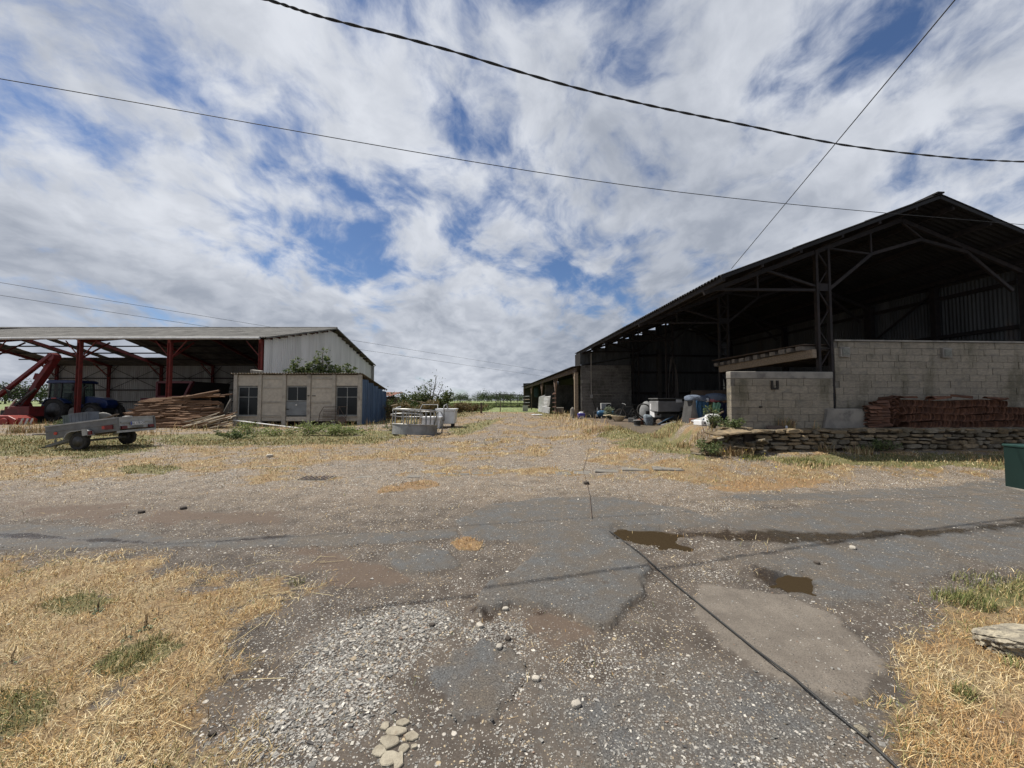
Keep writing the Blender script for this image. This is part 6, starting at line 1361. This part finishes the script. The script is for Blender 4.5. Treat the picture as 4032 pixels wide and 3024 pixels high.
ds = [(1690, 962, .35, 420, .42), (1780, 975, .3, 200, .30), (1855, 980, .3, 160, .25), (200, 925, .9, 420, .75), (245, 940, .7, 300, .5), (60, 935, .8, 260, .45), (1600, 985, .3, 150, .3), (1500, 965, .5, 260, .30), (1440, 925, .5, 160, .3), (1560, 950, .3, 160, .35), (1300, 930, .8, 240, .22), (2150, 1000, .5, 160, .14)]
tufts(ds, 'tall_dry_grass', 'taller bleached grass stems by the walls and machines', 'grass', np.array([(.42, .31, .16), (.34, .22, .11), (.48, .38, .22), (.25, .16, .09), (.20, .20, .08)]), .3)
# ------------------------------------------------------------------ leafy plants
def leaves(P, size, pal, name, mat, parent=None, **t):
    n = len(P); a = RNG.normal(0, 1, (n, 3)); a[:, 2] *= .6; a /= np.linalg.norm(a, axis=1)[:, None]; b = np.cross(a, RNG.normal(0, 1, (n, 3))); b /= np.linalg.norm(b, axis=1)[:, None]
    s = size * RNG.uniform(.6, 1.3, n); V = np.stack([P - a * s[:, None], P + b * s[:, None] * .45, P + a * s[:, None], P - b * s[:, None] * .45], 1).reshape(-1, 3)
    C = pal[RNG.integers(0, len(pal), n)] * RNG.uniform(.7, 1.2, (n, 1)); Fc = np.arange(4 * n).reshape(n, 4)
    return np_mesh(name, V, Fc, mat, 4, {'col': np.concatenate([C, np.ones((n, 1))], 1).repeat(4, 0)}, parent=parent, **t)
def leaf_mat(name):
    m = M(name, (.1, .14, .04), None, 5, .6, 0, 40, 0, attr='col', spec=.3); nt = m.node_tree
    if not m.get('tl'):
        B_ = nt.nodes['Principled BSDF']; tl = nt.nodes.new('ShaderNodeBsdfTranslucent'); at = [q for q in nt.nodes if q.type == 'ATTRIBUTE'][0]; nt.links.new(at.outputs['Color'], tl.inputs[0]); mx = nt.nodes.new('ShaderNodeMixShader'); mx.inputs[0].default_value = .3
        nt.links.new(B_.outputs[0], mx.inputs[1]); nt.links.new(tl.outputs[0], mx.inputs[2]); nt.links.new(mx.outputs[0], nt.nodes['Material Output'].inputs[0]); m['tl'] = 1
    return m
LM = leaf_mat('leaf'); LG = np.array([(.055, .085, .025), (.085, .12, .035), (.04, .065, .02), (.13, .155, .05), (.10, .105, .04)])
m_bark = M('bush_bark', (.10, .075, .055), (.06, .047, .036), 8, .9)
def shrub(name, label, cat, base, branches, leaf, nleaf, pal=LG, spread=.28, group=None):
    t = thing(name, label, cat, base, world=True, group=group); P = []; mb = MB(); base = Vector(base)
    for (dx, dy, dz, dens) in branches:
        tip = base + Vector((dx, dy, dz)); md = base.lerp(tip, .55) + Vector((dx * .1, 0, dz * .12)); k = max(.015, .02 * dz)
        mb.tube([base + Vector((dx * .1, dy * .1, 0)), md, tip], [k, k * .6, k * .2], 5)
        for j in range(5):
            q = .35 + .13 * j; p = base.lerp(tip, q); e = p + Vector((random.uniform(-1, 1), random.uniform(-1, 1), random.uniform(.2, 1))) * dz * .18; mb.tube([p, e], [k * .4, k * .1], 4); 
            cnt = int(nleaf * dens / 5); c = np.array(e) + RNG.normal(0, 1, (cnt, 3)) * np.array([spread, spread, spread * .75]) * (.5 + .5 * dz * .4); P.append(c)
        cnt = int(nleaf * dens * .35); P.append(np.array(tip) + RNG.normal(0, 1, (cnt, 3)) * spread * .45)
    mb.build('stems', m_bark, t); P = np.concatenate(P); P = P[P[:, 2] > base.z]; leaves(P, leaf, pal, 'foliage', LM, t, kind='stuff'); return t
random.seed(17)
# big bush beside the track
b = W(1690, 1615, 31); b.z = gzf(b.x, b.y)
br = [(random.uniform(-2.6, 1.6), random.uniform(-.8, .8), random.uniform(.9, 1.75), 1.3) for _ in range(17)] + [(-.4, 0, 2.3, .5), (.15, .1, 2.7, .25), (.55, .2, 3.3, .10), (1.1, 0, 2.6, .12), (-.9, 0, 2.2, .4), (1.7, .1, 1.8, .7), (-3.2, .1, 1.5, .8), (-3.6, .2, 1.9, .2)]
shrub('bush', 'dense green bush with bare twigs on top beside the track', 'bush', b, br, .085, 260, spread=.34)
for i, (px, dd, w, h, lb) in enumerate(((1585, 29, 1.6, 1.5, 'low scrubby bush behind the ring feeder'), (1640, 27, 1.6, 1.2, 'brownish scrub between the ring feeder and the bush'), (1790, 36, 1.6, .9, 'brown weedy scrub at the field edge by the fence post'), (1552, 27.5, 1.0, 1.1, 'weedy scrub beside the low tin shed'), (1850, 40, 1.8, .8, 'low weeds along the field edge'))):
    b = W(px, 1600, dd); b.z = gzf(b.x, b.y); pal = LG if i == 0 else np.array([(.17, .12, .05), (.22, .16, .07), (.10, .10, .035), (.13, .085, .04)])
    shrub('scrub', lb, 'bush', b, [(random.uniform(-w, w), random.uniform(-.4, .4), random.uniform(.5, 1) * h, 1) for _ in range(9)], .07, 200, pal, .26)
# elder growing on the concrete shed roof
WG = np.array([(.09, .125, .045), (.13, .165, .06), (.05, .08, .03), (.18, .21, .08)])
def elder(x, h, w, n, lb):
    br = [(random.uniform(-w, w), random.uniform(-.15, .15), h * random.uniform(.3, .75), .8) for _ in range(n)] + [(.1, 0, h, .55), (-.25 * w, 0, h * .88, .5)]
    shrub('wild_elder', lb, 'shrub', Vector((x, 24.75, 3.12)), br, .10, 62, WG, .13)
elder(-13.9, 1.25, .85, 8, 'dark leafy elder shoot above the shed door roof'); elder(-12.3, 1.85, .85, 9, 'tallest elder sapling sprouting above the concrete shed roof'); elder(-13.1, .9, .7, 7, 'middle elder growth between the taller shoots on the shed roof'); elder(-11.5, .8, .7, 6, 'low sprawling elder growth on the shed roof'); elder(-10.75, .85, .6, 6, 'small elder shoot above the shed roof near the blue side')
# weeds along the concrete shed and elsewhere
for (px, py, w, h, lb) in ((548, 934, 1.0, .55, 'tall weeds between the stakes and the concrete shed'), (610, 938, 1.3, .50, 'weeds before the left corner post of the concrete shed'), (655, 938, 1.3, .55, 'weeds below the left shed window'), (705, 938, 1.3, .5, 'weeds below the shed door'), (755, 937, 1.2, .4, 'low weeds between shed door and iron hurdle'), (862, 932, .9, .5, 'rank green weeds at the blue shed corner'), (510, 946, .9, .35, 'weeds before the low slanting stakes'), (1530, 962, .35, .42, 'dark weeds growing over the tumbled stones'), (1585, 968, .4, .3, 'yellow flowered weeds at the foot of the tumbled stones'), (1545, 900, .3, .75, 'leafy weed at the end of the low block wall'), (1318, 903, .3, .7, 'grey green thistle at the grey block wall'), (120, 925, .9, .5, 'weeds before the red hedge cutter'), (1900, 972, .5, .3, 'shaded weeds at the foot of the dry stone wall')):
    b = D(px, py + 4)
    if 'low block wall' in lb: b = Vector((5.75, 11.0, .75))
    shed_side = 520 < px < 800
    t = shrub('weeds', lb, 'weeds', b, [(random.uniform(-w, w), random.uniform(-.3, .3), random.uniform(.35, 1) * h, 1) for _ in range(8 if shed_side else 9)], .042 if b.y > 14 else .028, 80, (WG * 1.5 + np.array([.05, .04, .01])) if shed_side else WG if 'thistle' not in lb else np.array([(.22, .25, .17), (.16, .19, .12)]), .2 if shed_side else .12 if b.y > 14 else .08)
yb = D(1590, 968); leaves(np.array([(yb.x + RNG.normal(0, .4), yb.y + RNG.normal(0, .15), yb.z + RNG.uniform(.15, .45)) for _ in range(14)]), .022, np.array([(.75, .62, .05)]), 'yellow_flowers', LM, kind='stuff', label='small yellow flowers beside the tumbled stones', cat='flowers')
# plantains with seed stalks in the near grass
for (px, py, h) in ((275, 1385, .13), (310, 1365, .12), (318, 1360, .11), (212, 1325, .10), (205, 1322, .09), (345, 1340, .10), (20, 1440, .12)):
    g = D(px, py); t = thing('plantain', 'plantain weed with upright brown seed stalks in the dry grass', 'plant', g, group='plantains in the dry grass'); 
    for k in range(2): a = random.uniform(-.02, .02); MB().tube([(a, 0, 0), (a * 1.4, 0, h * .6), (a * 2.2, .005, h * (1 - .2 * k))], [.0015, .0025, .002], 4).build('stalk', m_wooddk, t)
    mb = MB()
    for k in range(6):
        a = k * 1.05 + random.random(); c, s = math.cos(a), math.sin(a); L = random.uniform(.04, .07)
        mb.add([(0, 0, .008), (c * L * .5 - s * L * .22, s * L * .5 + c * L * .22, .022), (c * L, s * L, .012), (c * L * .5 + s * L * .22, s * L * .5 - c * L * .22, .022)], [(0, 1, 2, 3)])
    mb.build('leaves', M('plantain_leaf', (.085, .13, .07), (.06, .095, .05), 20, .6), t)
# long straws lying about
mb_s = []
for i in range(46):
    px, py = random.choice(((random.uniform(150, 640), random.uniform(1230, 1620)), (random.uniform(560, 760), random.uniform(1180, 1300)), (random.uniform(1900, 2150), random.uniform(1380, 1640)))); g = D(px, py); z = float(ground_z(g.x, g.y)[0]) + .014; a = random.uniform(-.5, .5) + (0 if random.random() < .7 else 1.5); L = random.uniform(.08, .3); v = Vector((math.cos(a) * L / 2, math.sin(a) * L / 2, random.uniform(-.006, .012)))
    mb_s.append((Vector((g.x, g.y, z)) - v, Vector((g.x, g.y, z)) + v))
mb = MB()
for a, b in mb_s: mb.bar(a, b, .0024, .0018)
mb.build('loose_straw', M('pale_straw', (.62, .52, .30), (.52, .42, .22), 5, .7), kind='stuff', label='long pale straws scattered on the ground', cat='straw')
# ------------------------------------------------------------------ field and far trees
def crops():
    n = 60000; y = (44 ** -.6 + RNG.random(n) * (170 ** -.6 - 44 ** -.6)) ** (1 / -.6); x = (RNG.random(n) - .5) * 1.1 * y + (RNG.random(n) - .62) * 14; m = masks(x, y)
    keep = (m['field'] > .55) & ~occupied(x, y) & ~((x > -3) & (x < 12) & (y < 66)); x, y = x[keep], y[keep]; n = len(x); z = gz(x, y); h = RNG.uniform(.25, .55, n); C = np.array([(.10, .13, .045), (.15, .175, .07), (.20, .21, .09), (.08, .105, .04)])[RNG.integers(0, 4, n)]
    blades('field_crop', x, y, z, h, .0014 * y * RNG.uniform(.8, 1.4, n), C, np.abs(RNG.normal(.25, .2, n)), ('green crop growing in the field beyond the yard', 'crop'), .5)
crops()
def far_tree(seed):
    rg = np.random.default_rng(seed); P = []; t = thing('far_tree', None, None)
    for k in range(9): c = rg.normal(0, 1, 3) * np.array([.28, .28, .16]) + np.array([0, 0, .50]); P.append(c + rg.normal(0, 1, (80, 3)) * np.array([.16, .16, .17]))
    P = np.concatenate(P); P = P[P[:, 2] > .02]
    leaves(P, .055, np.array([(.035, .055, .02), (.05, .075, .028), (.065, .085, .03)]), 'crown', LM, t, kind='stuff'); mb = MB(); mb.tube([(0, 0, -.02), (.01, 0, .3), (0, .01, .6)], [.035, .028, .012], 6)
    for k in range(4): a = k * 1.6; mb.tube([(0, 0, .3 + .05 * k), (.2 * math.cos(a), .2 * math.sin(a), .55 + .04 * k)], [.016, .006], 4)
    mb.build('trunk', m_bark, t); return t
protos = [far_tree(s) for s in (1, 2, 3)]; used = [False] * 3; random.seed(30)
lay = [(1801, 6.0), (1812, 9), (1822, 8.5), (1838, 5), (1850, 4.5), (1870, 4), (1880, 9.5), (1888, 5), (1906, 8.5), (1918, 9.5), (1926, 8), (1936, 8.5), (1950, 8), (1962, 9), (1972, 9.5), (1985, 9), (1998, 8.5), (2010, 9), (2024, 8.5), (2038, 8), (2052, 8), (1790, 5), (1776, 4), (2066, 9), (1540, 7), (1560, 6), (60, 9), (110, 8), (20, 8), (160, 8), (210, 8), (-60, 9), (260, 7)]
for i, (px, h) in enumerate(lay):
    d = random.uniform(330, 420) if px > 1000 else 150; p = W(px, 1577, d); p.z = gzf(p.x, p.y); k = i % 3
    o = protos[k] if not used[k] else copy_tree(protos[k]); used[k] = True
    o.location = p; o.rotation_euler = (0, 0, random.uniform(0, 6.3)); o.scale = (h * random.uniform(.85, 1.25), h * random.uniform(.85, 1.25), h)
    tag(o, 'far round-headed tree on the skyline beyond the green field' if px > 1000 else 'hedgerow tree seen under the machinery shed behind the hedge cutter', 'tree', 'trees on the skyline' if px > 1000 else 'hedgerow trees beyond the shed')
